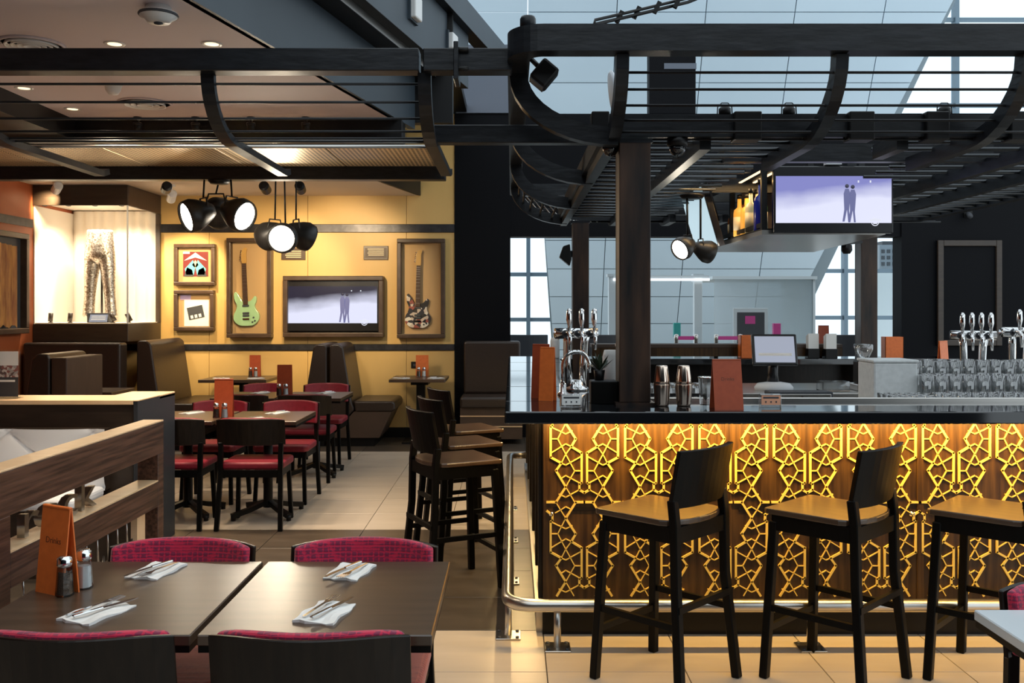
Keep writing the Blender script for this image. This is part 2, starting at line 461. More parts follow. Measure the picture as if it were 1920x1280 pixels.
# ---- back wall: mustard panels between two dark bands
XB0, XB1 = -4.28, -0.70
wb = struct(MB().box(-5.5, XB1, DW + 0.02, DW + 0.25, 0, 3.95).build('wall_back', 'cladback'))
zb = [(0.12, 1.06), (1.135, 2.50), (2.60, 3.95)]
xs = [-5.5, -4.9, -3.70, -2.495, -1.29, XB1]
for (z0, z1) in zb:
    for a, b in zip(xs, xs[1:]):
        MB().box(a + 0.002, b - 0.002, DW, DW + 0.03, z0, z1).build('wall_panel', 'yellow', wb, bevel=0.003, seg=1)
for i, (z0, z1) in enumerate(((1.06, 1.135), (2.50, 2.60))):
    struct(MB().box(-5.5, XB1, DW - 0.02, DW + 0.02, z0, z1).build('trim_%d' % (i + 1), 'band', bevel=0.004, seg=1))
struct(MB().box(-5.5, XB1, DW - 0.015, DW + 0.02, 0, 0.12).build('baseboard_back', 'black'))

# ---- black wall with the wide opening to the atrium
XO0, XO1, ZO = -0.02, 4.75, 2.45
w = MB()
w.box(XB1, XO0, DW - 0.02, DW + 0.25, 0, 3.95)
w.box(XO0, XO1, DW, DW + 0.25, ZO, 3.95)
w.box(XO1, 9.0, DW - 0.02, DW + 0.25, 0, 3.95)
w.box(XO0, XO1, DW, DW + 0.25, 0, 0.55)
wk = struct(w.build('wall_rear', 'blackwall'))
struct(MB().box(XB1 + 0.02, 0.0, DW - 0.05, DW + 0.3, 3.95, 4.78).build('wall_upper', 'greypanel'))
# recessed black panel with a raised frame on the right part of the black wall
pr = thing('framed_wall_panel', 'tall black panel in a thin dark frame on the black wall right of the window', 'wall panel', (5.55, DW - 0.02, 1.12))
MB().box(5.17, 5.95, DW - 0.045, DW - 0.02, 1.12, 2.40).build('panel', 'blackwall', pr, world=True)
for a in ((5.17, 5.24, 1.12, 2.40), (5.88, 5.95, 1.12, 2.40), (5.2405, 5.8795, 2.33, 2.40), (5.2405, 5.8795, 1.12, 1.19)):
    MB().box(a[0], a[1], DW - 0.075, DW - 0.035, a[2], a[3]).build('frame_bar', 'casewood', pr, bevel=0.006, world=True)

# ---- left wall, rust red with a steel band
XL = -5.345
wl = struct(MB().box(XL - 0.2, XL, -3.5, DW + 0.2, 0, ZC + 0.2).build('wall_left', 'rust'))
struct(MB().box(XL, XL + 0.02, 2, 10.38, 2.47, 2.56).build('trim_3', 'band'))
struct(MB().box(-5.5, 6.0, -3.7, -3.5, 0, 5.0).build('wall_front', 'blackwall'))

# ---- low ceiling left of the slanted atrium edge (edge: x = p + 0.228 y)
PE = -2.39
def edge(p, y): return p + 0.228 * y
YT = 6.95
cl = struct(MB().prism([(-5.5, -3.5), (edge(PE - 0.02, -3.5), -3.5), (edge(PE - 0.02, YT), YT), (-5.5, YT)], ZC, ZC + 0.12, 'z').build('ceiling', 'ceil'))
# stepped fascia rising from the ceiling edge to the atrium; profile (p, z)
prof = [(-2.39, 2.95), (-2.39, 3.35), (-2.228, 3.35), (-2.228, 3.405), (-2.143, 3.405), (-2.143, 3.845), (-2.072, 3.845), (-2.072, 4.05)]
def fascia(name, a, b, mat, y1=7.2):
    (p0, z0), (p1, z1) = a, b
    m = MB(); y0 = -3.5
    t = 0.05
    if p0 == p1:
        q = [(edge(p0 - t, y0), y0), (edge(p0, y0), y0), (edge(p0, y1), y1), (edge(p0 - t, y1), y1)]
        m.prism(q, z0, z1, 'z')
    else:
        q = [(edge(p0 - t, y0), y0), (edge(p1, y0), y0), (edge(p1, y1), y1), (edge(p0 - t, y1), y1)]
        m.prism(q, z0, z0 + 0.004, 'z')
    return struct(m.build(name, mat))
fascia('trim_4', prof[0], prof[1], 'slate')
fascia('trim_5', prof[1], prof[2], 'black')
fascia('trim_6', (prof[2][0], prof[2][1] + 0.004), prof[3], 'brushed')
fascia('trim_7', prof[3], prof[4], 'black', 7.8)
fascia('trim_8', (prof[4][0], prof[4][1] + 0.004), prof[5], 'slate', 7.8)
fascia('trim_9', prof[5], prof[6], 'black', 9.0)
fascia('trim_10', (prof[6][0], prof[6][1] + 0.004), prof[7], 'slate', 9.0)
# closed back of the fascia end and roof over the low ceiling
struct(MB().prism([(-5.5, 3.0), (edge(-2.1, 7.2), 3.0), (edge(-2.1, 7.2), 4.0), (-5.5, 4.0)], 7.2, 7.3, 'y').build('wall_inner', 'black'))
struct(MB().box(-5.5, -0.55, 7.3, DW + 0.2, 3.96, 4.05).build('ceiling_upper', 'black'))
# white rectangular wall lights on the fascia
for k, (u, v0, v1, lab) in enumerate(((772, -5, 38, 'white rectangular light box on the slate fascia nearest the camera'), (842, 65, 95, 'white rectangular light box on the slate fascia just above the flange'))):
    vm = (v0 + v1) / 2
    # solve for the fascia plane p = -2.143
    a = (u - VX) / F_PX
    y = -2.143 / (a - 0.228)
    z0 = EH - (v1 - VY) * y / F_PX; z1 = EH - (v0 - VY) * y / F_PX
    t = thing('light_box', lab, 'wall light', (a * y, y, z0))
    d = Vector((0.228, 1, 0)).normalized(); n = Vector((d.y, -d.x, 0))
    m = MB(); c = Vector((a * y, y, (z0 + z1) / 2)) + n * 0.03
    m.bar(c - d * 0.07, c + d * 0.07, 0.05, z1 - z0); m.build('diffuser', 'white', t, bevel=0.01, world=True)
    m = MB(); c2 = c - n * 0.02
    m.bar(c2 - d * 0.085, c2 + d * 0.085, 0.02, z1 - z0 + 0.03); m.build('back_plate', 'slate', t, world=True)

# dark bulkheads under the low ceiling
struct(MB().box(-5.5, -3.2, -3.5, YT, 2.80, ZC).build('trim_11', 'black'))
struct(MB().box(-5.5, edge(PE, YT), 6.84, YT + 0.1, 2.79, ZC).build('trim_12', 'black', bevel=0.004, seg=1))
# far soffit near the display case and the mustard wall, with its dark fascia
sf = [(XL, 7.82), (-2.02, 7.82), (-1.13, DW), (XL, DW)]
struct(MB().prism(sf, ZC, ZC + 0.06, 'z').build('ceiling_soffit', 'ceil2'))
m = MB()
for a, b in zip(sf, sf[1:3]):
    m.bar((a[0], a[1], ZC + 0.11), (b[0], b[1], ZC + 0.11), 0.03, 0.22)
struct(m.build('trim_13', 'black'))
# perforated bronze soffit panels over the far tables
x0 = -4.6
for k in range(5):
    a = x0 + k * 0.81
    tag(MB().box(a + 0.003, a + 0.807, 6.80, 7.66, 2.735, 2.76).build('mesh_panel', 'mesh', bevel=0.003, seg=1),
        ['perforated bronze ceiling panel at the far left end of its row', 'perforated bronze ceiling panel, second from the left', 'perforated bronze ceiling panel above the three-headed lamp, middle of the row', 'perforated bronze ceiling panel, second from the right', 'perforated bronze ceiling panel at the right end of its row'][k], 'ceiling panel', 'perforated ceiling panels')
struct(MB().box(-4.6, -0.55, 7.68, 7.80, 2.63, 2.78).build('trim_14', 'steel', bevel=0.006))

# ---- round ceiling fixtures of the low ceiling
def ceil_disc(name, label, cat, u, v, prof, mat, z=ZC, group=None, n=24, rings=None):
    y = (z - EH) * F_PX / (VY - v); x = (u - VX) * y / F_PX
    t = thing(name, label, cat, (x, y, z), 0, group)
    MB().lathe(prof, n).build('housing', mat, t)
    return t
t = ceil_disc('smoke_detector', 'white round detector under the mauve ceiling at the top left', 'detector', 297, 12, [(0, -0.075), (0.05, -0.075), (0.06, -0.06), (0.085, -0.045), (0.085, -0.03), (0.06, -0.02), (0.055, 0.0)], 'white')
MB().lathe([(0.0865, -0.046), (0.09, -0.04), (0.0865, -0.034)], 24).build('ring', 'charcoal', t)
MB().lathe([(0, -0.085), (0.02, -0.08), (0.02, -0.07)], 12).build('sensor', 'charcoal', t)
t = ceil_disc('air_diffuser', 'large round slotted air diffuser in the ceiling above the left steel beam', 'vent', 60, 82, [(0, 0.0), (0.15, 0.0), (0.15, -0.012), (0.16, -0.012), (0.165, 0.0)], 'ceil')
for k, r in enumerate((0.03, 0.06, 0.09, 0.12)):
    MB().lathe([(r, -0.002), (r + 0.006, -0.02), (r + 0.014, -0.02), (r + 0.008, -0.002)], 24).build('ring', 'white', t)
t = ceil_disc('air_diffuser', 'round air diffuser seen between the thin steel rods', 'vent', 272, 193, [(0, 0.0), (0.16, 0.0), (0.17, -0.012), (0.175, 0.0)], 'ceil')
for k, r in enumerate((0.04, 0.08, 0.12)):
    MB().lathe([(r, -0.002), (r + 0.006, -0.02), (r + 0.014, -0.02), (r + 0.008, -0.002)], 24).build('ring', 'white', t)
t = ceil_disc('ceiling_sensor', 'small white dome sensor below the ceiling between the thin rods', 'sensor', 212, 160, [(0, -0.06), (0.03, -0.055), (0.045, -0.03), (0.05, -0.008), (0.055, 0.0)], 'white')
dls = [(215, 82, 'recessed downlight in the ceiling right of the large diffuser'), (397, 82, 'recessed downlight in the ceiling nearest the slate fascia'),
       (45, 165, 'tiny recessed downlight near the dark bulkhead at the far left'), (136, 204, 'tiny recessed downlight seen below the third rod'),
       (292, 134, 'recessed downlight glinting just under the left steel beam'), (353, 135, 'recessed downlight beside the curved rib under the beam')]
dls += [(-60, -330, 'downlight added for its light above the walnut screen, out of frame'), (-160, -40, 'downlight added for its light above the tufted bench, out of frame'), (225, -220, 'downlight added for its light near the fascia above the foreground, out of frame')]  # unseen lamps added to warm the foreground tables, screen and bench
for u, v, lab in dls:
    t = ceil_disc('downlight', lab, 'downlight', u, v, [(0.036, -0.002), (0.05, -0.006), (0.055, 0.0)], 'white', group='recessed ceiling downlights')
    MB().lathe([(0, 0.0), (0.036, -0.003)], 16).build('lamp', 'dlglow', t)
    c = WM[t.name].translation
    spot('beam', c + Vector((0, 0, -0.02)), c + Vector((0, 0, -2)), 22 if 'frame' in lab else 48, 85, (1, 0.80, 0.58), parent=t)

# ================================================================ ATRIUM beyond
def YL(z): return 22.3 - 0.52 * z      # leaning cladding wall
wa = struct(MB().add([(-6, YL(0) + 0.35, 0), (9.5, YL(0) + 0.35, 0), (13.5, YL(13) + 0.35, 13), (-10, YL(13) + 0.35, 13)], [(0, 1, 2, 3)]).build('wall_atrium_joints', 'cladback'))
bpy.data.objects.remove(wa)
def xr(z): return 6.35 + 0.36 * max(z - 1.2, 0) if z < 9 else 6.35 + 0.36 * 7.8     # slanted right end
def xl(z): return 1.05 - 0.10 * z if z < 4.2 else -9.0                              # left end
wa = struct(MB().add([(1.0, YL(0) + 0.06, 0), (xr(0), YL(0) + 0.06, 0), (xr(9), YL(9) + 0.06, 9), (0.2, YL(9) + 0.06, 9)], [(0, 1, 2, 3)]).build('wall_atrium', 'cladback'))
PWD, PH = 1.76, 0.62
npan = 0
for j in range(0, 15):
    z0 = j * PH; z1 = z0 + PH - 0.014
    for i in range(-5, 6):
        a = 0.32 + i * PWD; b = a + PWD - 0.018
        q = []
        for z in (z0, z1):
            lo, hi = (xl(z), xr(z))
            q.append((max(a, lo), min(b, hi)))
        if q[0][0] >= q[0][1] - 0.05 or q[1][0] >= q[1][1] - 0.05: continue
        vs = []
        for (x0_, x1_), z in zip(q, (z0, z1)):
            for dy in (0, 0.04):
                vs += [(x0_, YL(z) + dy, z), (x1_, YL(z) + dy, z)]
        MB().add(vs, [(0, 1, 5, 4), (2, 6, 7, 3), (0, 2, 3, 1), (4, 5, 7, 6), (0, 4, 6, 2), (1, 3, 7, 5)]).build('cladding_panel', 'clad', wa)
        npan += 1
# curtain wall of the atrium: panes between mullions (left of and right of the cladding)
def curtain(name, xs_, zs_, y, depth=0.12):
    w_ = struct(MB().box(xs_[0], xs_[-1], y - 0.05, y + 0.05, -0.05, 0.05).build(name, 'mullion'))
    for x in xs_: MB().box(x - 0.05, x + 0.05, y - depth, y + depth, 0, zs_[-1]).build('mullion', 'mullion', w_)
    for z in zs_[1:]: MB().box(xs_[0], xs_[-1], y - 0.05, y + 0.05, z - 0.05, z + 0.05).build('transom', 'mullion', w_)
    for a, b in zip(xs_, xs_[1:]):
        for c, d in zip(zs_, zs_[1:]):
            MB().box(a + 0.04, b - 0.04, y - 0.008, y + 0.008, c + 0.04, d - 0.04).build('pane', 'pane', w_)
curtain('window_1', [-3.2, -1.6, 0.42, 2.2], [0, 1.3, 2.46, 4.2], 24.0)
curtain('window_2', [6.9, 8.55, 9.9, 11.4, 13.6, 15.8], [0, 1.35, 2.55, 4.6, 6.8, 9.0, 11.2], 24.0)
# pale hotel block and roofs beyond the glass
hb = thing('hotel_block', 'grey building block seen through the glass right of the far column', 'building', (10.25, 25.6, -0.1))
MB().box(10.0, 10.5, 25.4, 25.9, 2.65, 3.32).build('tower', 'hilltop', hb, world=True)
MB().box(9.9, 10.6, 25.3, 26.0, -0.1, 2.65).build('podium', 'paper', hb, world=True)
MB().box(10.1, 10.4, 25.45, 25.85, 3.32, 3.42).build('roof_plant', 'charcoal', hb, world=True)
for z in (2.75, 2.92, 3.09):
    for x in (10.05, 10.20, 10.35):
        MB().box(x, x + 0.09, 25.38, 25.41, z, z + 0.10).build('window', 'charcoal', hb, world=True)
# pale glazed cabin, columns and a painted white reflection line on the concourse
cb = thing('glazed_cabin', 'pale frosted glass cabin on the concourse behind the window', 'cabin', (4.2, 15.2, 0))
MB().box(3.3, 4.9, 15.2, 15.24, 0.0, 2.05).build('front_pane', thin_glass('frosted_cabin_glass', (0.88, 0.92, 0.95), 0.10, 0.3, 1.4, 0.4), cb, world=True)
MB().box(4.9, 4.94, 15.2, 17.0, 0.0, 2.05).build('side_pane', 'whitesteel', cb, world=True)
MB().box(3.26, 4.96, 15.16, 17.0, 2.05, 2.10).build('roof_edge', 'whitesteel', cb, world=True)
for k, (u, lab) in enumerate(((1148, 'thin pale post on the concourse left of the near steel column'), (1308, 'thin pale post on the concourse right of the near steel column'))):
    D = 14.0; c = P(u, 520, D)
    t = thing('concourse_post', lab, 'post', (c.x, D, 0))
    MB().box(-0.06, 0.06, -0.06, 0.06, 0, 2.05).build('shaft', 'whitesteel', t, bevel=0.01)
    MB().box(-0.09, 0.09, -0.09, 0.09, 0, 0.03).build('foot_plate', 'whitesteel', t)
    MB().box(-0.08, 0.08, -0.08, 0.08, 2.05, 2.09).build('cap', 'whitesteel', t)
lb = thing('concourse_reflection_bar', 'long bright white bar painted as a reflection between the pale concourse posts', 'reflection', (1.6, 14.0, 2.0))
a, b = P(1150, 524, 13.9), P(1330, 524, 13.9)
MB().bar(a, b, 0.05, 0.035).build('diffuser', emit('cool_reflection_glow', (0.95, 0.98, 1.0), 1.6), lb, world=True)  # glowing bar stands in for a bright reflection
MB().bar(a + Vector((0, 0.03, 0.045)), b + Vector((0, 0.03, 0.045)), 0.06, 0.03).build('housing', 'whitesteel', lb, world=True)
# poster stand, belt barriers, totems
c = P(1407, 580, 13.0)
ps = thing('poster_stand', 'white framed poster stand with a dark picture on the concourse', 'poster stand', (c.x, 13.0, 0))
MB().box(-0.24, 0.24, -0.02, 0.02, 0.75, 1.58).build('frame', 'whitesteel', ps, bevel=0.006)
MB().box(-0.19, 0.19, -0.026, -0.018, 0.82, 1.52).build('picture', 'charcoal', ps)
MB().box(-0.08, 0.06, -0.030, -0.024, 1.36, 1.47).build('picture_tag', 'pink', ps)
for x in (-0.2, 0.2): MB().box(x - 0.015, x + 0.015, -0.015, 0.015, 0, 0.76).build('leg', 'whitesteel', ps)
MB().box(-0.26, 0.26, -0.16, 0.16, 0, 0.02).build('foot', 'whitesteel', ps)
for k, (u, v, D, h, m_, lab) in enumerate(((1456, 606, 13.0, 0.24, 'pink', 'small magenta sign totem on the concourse right of the poster stand'), (1269, 605, 13.5, 0.2, 'teal', 'small teal sign on a post seen left of the poster stand'))):
    c = P(u, v, D)
    t = thing('sign_totem', lab, 'sign', (c.x, D, 0))
    MB().box(-0.03, 0.03, -0.03, 0.03, 0, c.z - h).build('post', 'whitesteel', t)
    MB().box(-0.05, 0.05, -0.04, 0.04, c.z - h, c.z).build('sign_face', m_, t, bevel=0.006)
    MB().lathe([(0.14, 0), (0.14, 0.015), (0.03, 0.03)], 16).build('base', 'whitesteel', t)
sts = [(1268, 'leftmost'), (1305, 'second from the left'), (1343, 'third from the left'), (1388, 'rightmost')]
D = 12.6
for k, (u, w_) in enumerate(sts):
    c = P(u, 632, D)
    t = thing('belt_barrier', 'slim queue barrier post on the concourse, %s of the row' % w_, 'barrier', (c.x, D, 0), 0, 'queue barrier posts')
    MB().lathe([(0.15, 0), (0.15, 0.02), (0.03, 0.035), (0.025, 0.05), (0.025, 1.15), (0.03, 1.16), (0.03, 1.22), (0, 1.23)], 12).build('post', 'brushed', t)
    if k in (0, 2):
        n_ = P(sts[k + 1][0], 632, D)
        MB().box(0.02, n_.x - c.x - 0.03, -0.004, 0.004, 1.15, 1.2).build('belt', 'pink', t)
# tall dark ventilation column hanging over the bar, seen above the cage
vc = thing('ventilation_shaft', 'square black shaft standing above the black wall with a pale stripe', 'shaft', (1.96, 11.52, 3.95))
MB().box(1.68, 2.25, 11.42, 11.62, 3.95, 4.9).build('shaft', 'blackwall', vc, bevel=0.01, world=True)
MB().box(1.86, 2.255, 11.41, 11.425, 4.50, 4.57).build('stripe', 'greypanel', vc, world=True)
# ================================================================ STEEL CAGE over the bar
ZU, ZL = 2.67, 2.375          # underside of the upper ring, level of the ribs' flat run
CX0, CX1, CY0, CY1 = -0.02, 4.3, 4.0, 9.2
INS = 0.47
def hull(s): return INS * (1 - math.cos(s * PI / 2)), ZU - (ZU - ZL) * math.sin(s * PI / 2)
def rr(o, rad, n=8):
    """rounded rectangle in plan, inset by o"""
    x0, x1, y0, y1 = CX0 + o, CX1 - o, CY0 + o, CY1 - o
    pts = []
    for cx, cy, a0 in ((x0 + rad, y0 + rad, 180), (x1 - rad, y0 + rad, 270), (x1 - rad, y1 - rad, 0), (x0 + rad, y1 - rad, 90)):
        for k in range(n + 1):
            a = R(a0 + 90 * k / n)
            pts.append((cx + rad * math.cos(a), cy + rad * math.sin(a)))
    return pts
cg = thing('steel_cage', 'curved black steel cage of ribs and rods over the bar', 'steel frame', (0.6, 4.5, 2.3))
def ring_beam(name, o, rad, z0, z1, wid, mat):
    outer = rr(o, rad); inner = rr(o + wid, max(rad - wid, 0.05)); n = len(outer)
    vs = [(x, y, z0) for x, y in outer] + [(x, y, z1) for x, y in outer] + [(x, y, z0) for x, y in inner] + [(x, y, z1) for x, y in inner]
    fs = []
    for i in range(n):
        j = (i + 1) % n
        fs += [(i, j, n + j, n + i), (2 * n + j, 2 * n + i, 3 * n + i, 3 * n + j), (n + i, n + j, 3 * n + j, 3 * n + i), (j, i, 2 * n + i, 2 * n + j)]
    return MB().add(vs, fs).build(name, mat, cg, world=True)
ring_beam('upper_ring_beam', 0.0, 0.16, ZU, ZU + 0.115, 0.10, 'steel')
ring_beam('lower_ring_beam', INS - 0.02, 0.10, 2.385, 2.49, 0.08, 'steel')
full = [0.48, 1.43, 2.24, 3.15]
half = [0.94, 1.90, 2.70]
for X in full + half:
    pts = []
    if X in full:
        for k in range(9):
            o, z = hull(k / 8); pts.append((X, CY0 + 0.07 + o, z))
    else: pts.append((X, CY0 + 0.07 + INS, ZL))
    if X in (1.43, 1.90, 2.24):
        pts += [(X, 4.7, ZL), (X, 4.85 if X == 1.90 else 5.25, ZL)]
        back = [(X, 8.3, ZL)] + [(X, CY1 - 0.07 - hull(k / 8)[0], hull(k / 8)[1]) for k in range(8, -1, -1)]
        MB().sweep(back, 0.055, 0.075, (1, 0, 0)).build('rib', 'steel', cg, world=True)
    else:
        pts += [(X, CY0 + 1.2, ZL), (X, CY1 - 1.2, ZL)]
        for k in range(8, -1, -1):
            o, z = hull(k / 8); pts.append((X, CY1 - 0.07 - o, z))
    MB().sweep(pts, 0.055, 0.075, (1, 0, 0)).build('rib', 'steel', cg, world=True)
for Y in (4.42, 5.8, 7.2, 8.5):
    pts = []
    for k in range(11):
        o, z = hull(k / 10); pts.append((CX0 + 0.05 + o, Y, z))
    MB().sweep(pts, 0.07, 0.085, (0, 1, 0)).build('side_rib', 'steel', cg, world=True)
for s_ in (0.16, 0.31, 0.46, 0.62, 0.78, 0.93):
    o, z = hull(s_); o += 0.07
    MB().tube([(0.5, CY0 + o, z), (CX1 - 0.3, CY0 + o, z)], 0.0062, 6).build('rod', 'steel', cg, world=True)
    rad = 0.32
    pts = [(CX0 + o, 7.2, z)] + [(CX0 + o + rad - rad * math.cos(R(a)), CY1 - o - rad + rad * math.sin(R(a)), z) for a in range(0, 91, 11)] + [(CX1 - 0.3, CY1 - o, z)]
    MB().tube(pts, 0.010, 6).build('rod', 'steel', cg, world=True)
for k in range(8):
    a = R(12 + k * 11)
    pts = []
    for q in (0.05, 0.5, 0.95):
        o, z = hull(q); o += 0.07; rad = 0.32
        pts.append((CX0 + o + rad - rad * math.cos(a), CY1 - o - rad + rad * math.sin(a), z))
    MB().tube(pts, 0.006, 5).build('corner_strut', 'brushed', cg, world=True)
# rods forming the slatted underside, open in the middle for the hanging shelf
for k in range(19):
    y = 4.72 + k * 0.205
    MB().tube([(0.48, y, ZL + 0.03), (1.43, y, ZL + 0.03)], 0.012, 6).build('underside_rod', 'rodsteel', cg, world=True)
    MB().tube([(2.24 if y > 5 else 1.9, y, ZL + 0.03), (3.9, y, ZL + 0.03)], 0.012, 6).build('underside_rod', 'rodsteel', cg, world=True)
for X in (1.43, 2.24):
    MB().box(X - 0.03, X + 0.03, 6.15, 8.3, ZL + 0.13, ZL + 0.25).build('shelf_carrier', 'steel', cg, world=True)
for Y in (5.3, 6.7, 8.25):
    MB().box(1.43 if Y > 6 else 1.2, 2.24 if Y > 6 else 2.72, Y - 0.03, Y + 0.03, ZL + 0.02, ZL + 0.12).build('cross_beam', 'steel', cg, world=True)
# clamp boxes on the lower beam
for x, w_ in ((0.42, 0.085), (1.12, 0.13), (1.66, 0.12), (2.02, 0.11), (2.42, 0.11)):
    MB().box(x - w_ / 2, x + w_ / 2, CY0 + INS - 0.05, CY0 + INS + 0.05, 2.365, 2.50).build('splice_box', 'black', cg, bevel=0.006, world=True)
MB().lathe([(0.035, 0), (0.035, 0.05), (0.03, 0.06), (0, 0.06)], 14, (0.07, 4.1, ZU + 0.115)).build('bolt_cap', 'steel', cg, world=True)
# columns carrying the cage
cols = [('near', 0.585, 4.52, 0.147, 1.106, 'thick rusty black steel column rising from the front bar counter'),
        ('l', 0.63, 8.62, 0.147, 0.0, 'far black steel column at the back left of the bar'),
        ('r', 3.27, 8.62, 0.147, 0.0, 'far black steel column at the back right of the bar')]
for nm, x, y, w_, z0, lab in cols:
    t = thing('steel_column', lab, 'column', (x, y, z0), 0, 'columns of the bar cage')
    h = 2.385 - z0 - 0.012
    MB().box(-w_ / 2, w_ / 2, -w_ / 2 + 0.012, w_ / 2 - 0.012, 0.012, h).build('web', 'column', t)
    for s_ in (-1, 1):
        MB().box(-w_ / 2 - 0.001, w_ / 2 + 0.001, s_ * w_ / 2 - 0.008, s_ * w_ / 2 + 0.008, 0.012, h).build('flange', 'column', t, bevel=0.003, seg=1)
    MB().box(-w_ / 2 - 0.02, w_ / 2 + 0.02, -w_ / 2 - 0.03, w_ / 2 + 0.03, 0, 0.012).build('base_plate', 'column', t)
    MB().box(-w_ / 2 - 0.01, w_ / 2 + 0.01, -w_ / 2 - 0.01, w_ / 2 + 0.01, h - 0.02, h).build('head_plate', 'steel', t)

# ---- left beam with ribs and rods
lc = thing('steel_canopy', 'black steel beam with curved ribs and thin rods over the dining tables', 'steel frame', (-1.5, 4.25, 2.6))
MB().box(-5.3, -0.42, 4.20, 4.30, 2.635, 2.737).build('beam', 'steel', lc, bevel=0.004, seg=1, world=True)
MB().box(-0.40, 0.0, 4.20, 4.30, 2.635, 2.737).build('beam_end', 'steel', lc, bevel=0.004, seg=1, world=True)
MB().box(-0.262, -0.240, 4.17, 4.33, 2.59, 2.76).build('flange', 'steel', lc, bevel=0.003, seg=1, world=True)
for z in (2.64, 2.725):
    MB().lathe([(0.012, -0.02), (0.012, 0.045), (0, 0.045)], 8, (-0.24, 4.185, z), rot=Matrix.Rotation(R(90), 3, 'Y')).build('bolt', 'black', lc, world=True)
ZR = 2.385
def lhull(s): return 0.36 * (1 - math.cos(s * PI / 2)), 2.64 - (2.64 - ZR) * math.sin(s * PI / 2)
for X in (-0.40, -1.39, -2.50, -3.62):
    pts = []
    for k in range(10):
        o, z = lhull(k / 9); pts.append((X, 4.27 + o, z))
    pts += [(X, 5.2, ZR), (X, 5.66, ZR), (X + 0.005, 5.72, ZR + 0.02)]
    MB().sweep(pts, 0.06, 0.035, (1, 0, 0)).build('rib', 'steel', lc, world=True)
for s_ in (0.14, 0.34, 0.54, 0.74, 0.90, 1.0):
    o, z = lhull(s_)
    MB().tube([(-5.3, 4.285 + o, z + 0.012), (-0.40, 4.285 + o, z + 0.012)], 0.0062, 6).build('rod', 'steel', lc, world=True)
for y in (4.76, 4.90):
    MB().tube([(-5.3, y, ZR + 0.03), (-0.40, y, ZR + 0.03)], 0.010, 6).build('rod', 'brushed', lc, world=True)
MB().box(-0.40, 0.40, 4.62, 4.70, 2.385, 2.475).build('tie_beam', 'steel', lc, bevel=0.004, seg=1, world=True)

# ---- spotlights, cameras and speakers fixed to the cage
def box_spot(loc, aim, size, label, group=None, mat='black', r=None, L=None, drop=None):
    drop = drop or size * 0.55
    t = thing('spotlight', label, 'spotlight', loc, 0, group)
    d = (Vector(aim) - Vector(loc)).normalized()
    q = d.to_track_quat('Z', 'Y').to_matrix()
    r = r or size * 0.33; L = L or size
    m = MB(Matrix.Translation((0, 0, -drop)) @ q.to_4x4())
    m.lathe([(r * 0.6, -L * 0.5), (r, -L * 0.42), (r, L * 0.5), (r * 0.86, L * 0.5), (r * 0.80, L * 0.38), (0, L * 0.38)], 14, smooth=False).build('head', mat, t)
    MB().tube([(0, 0, 0), (0, 0, -drop)], size * 0.06, 6).build('stem', mat, t)
    MB().box(-size * 0.2, size * 0.2, -size * 0.2, size * 0.2, -0.02, 0.015).build('mount', mat, t)
    return t
c = P(1003, 118, 4.22)
t = thing('cage_speaker', 'black boxy speaker tilted down at the left corner of the cage', 'speaker', c)
m = MB(Matrix.Translation((0.045, 0, -0.05)) @ Matrix.Rotation(R(40), 4, 'Y'))
m.box(-0.045, 0.045, -0.05, 0.05, -0.06, 0.05).build('cabinet', 'black', t, bevel=0.012)
m = MB(Matrix.Translation((0.045, 0, -0.05)) @ Matrix.Rotation(R(40), 4, 'Y'))
m.box(-0.038, 0.038, -0.042, 0.042, -0.064, -0.058).build('grille', 'charcoal', t)
MB().tube([(-0.02, 0, 0.02), (0.02, 0, -0.02)], 0.012, 6).build('bracket', 'steel', t)
for u, lab in ((1262, 'smoked dome camera under the lower cage beam right of the column'), (1140, 'smoked dome camera under the lower cage beam left of the column')):
    c = P(u, 262, 4.62)
    t = thing('dome_camera', lab, 'camera', (c.x, 4.50, 2.385), 0, 'dome cameras')
    MB().lathe([(0.05, 0), (0.05, -0.035), (0.042, -0.04)], 18).build('housing', 'black', t)
    MB().lathe([(0.040, -0.038), (0.038, -0.06), (0.024, -0.082), (0, -0.09)], 18).build('dome', M['counter'], t)
for u, lab in ((1338, 'left'), (1452, 'middle'), (1728, 'right')):
    c = P(u, 212, 4.75)
    t = thing('cage_uplight', 'small black round uplight on the lower cage beam, %s of three' % lab, 'uplight', (c.x, 4.50, 2.491), 0, 'uplights on the lower cage beam')
    MB().lathe([(0.02, 0), (0.03, 0.012), (0.03, 0.035), (0.02, 0.045), (0, 0.045)], 14).build('housing', 'black', t)
    MB().tube([(-0.036, 0, 0.01), (-0.034, 0, 0.045), (-0.015, 0, 0.064), (0.015, 0, 0.064), (0.034, 0, 0.045), (0.036, 0, 0.01)], 0.003, 5).build('yoke', 'black', t)
c = P(1150, 165, 4.7)
t = thing('round_antenna', 'pale round antenna dish edge-on beside the first cage rib', 'antenna', (c.x, 4.7, 2.49))
MB().lathe([(0.0, -0.02), (0.10, -0.012), (0.115, 0.0), (0.10, 0.012), (0, 0.018)], 20, (0, 0, 0.16), rot=Matrix.Rotation(R(82), 3, 'Y')).build('dish', 'palegrey', t)
MB().tube([(0.02, 0, 0), (0.02, 0, 0.16)], 0.01, 6).build('stem', 'steel', t)
c = P(1062, 462, 8.5)
t = thing('wall_speaker', 'small black wedge speaker on the left side of the far left column', 'speaker', (0.5, 8.60, 2.02))
MB().prism([(-0.065, 0.02), (-0.03, 0.12), (0.03, 0.14), (0.045, 0.0), (0.03, -0.06)], -0.06, 0.06, 'y').build('cabinet', 'black', t, bevel=0.008)
MB().box(0.03, 0.055, -0.02, 0.02, 0.02, 0.08).build('bracket', 'steel', t)
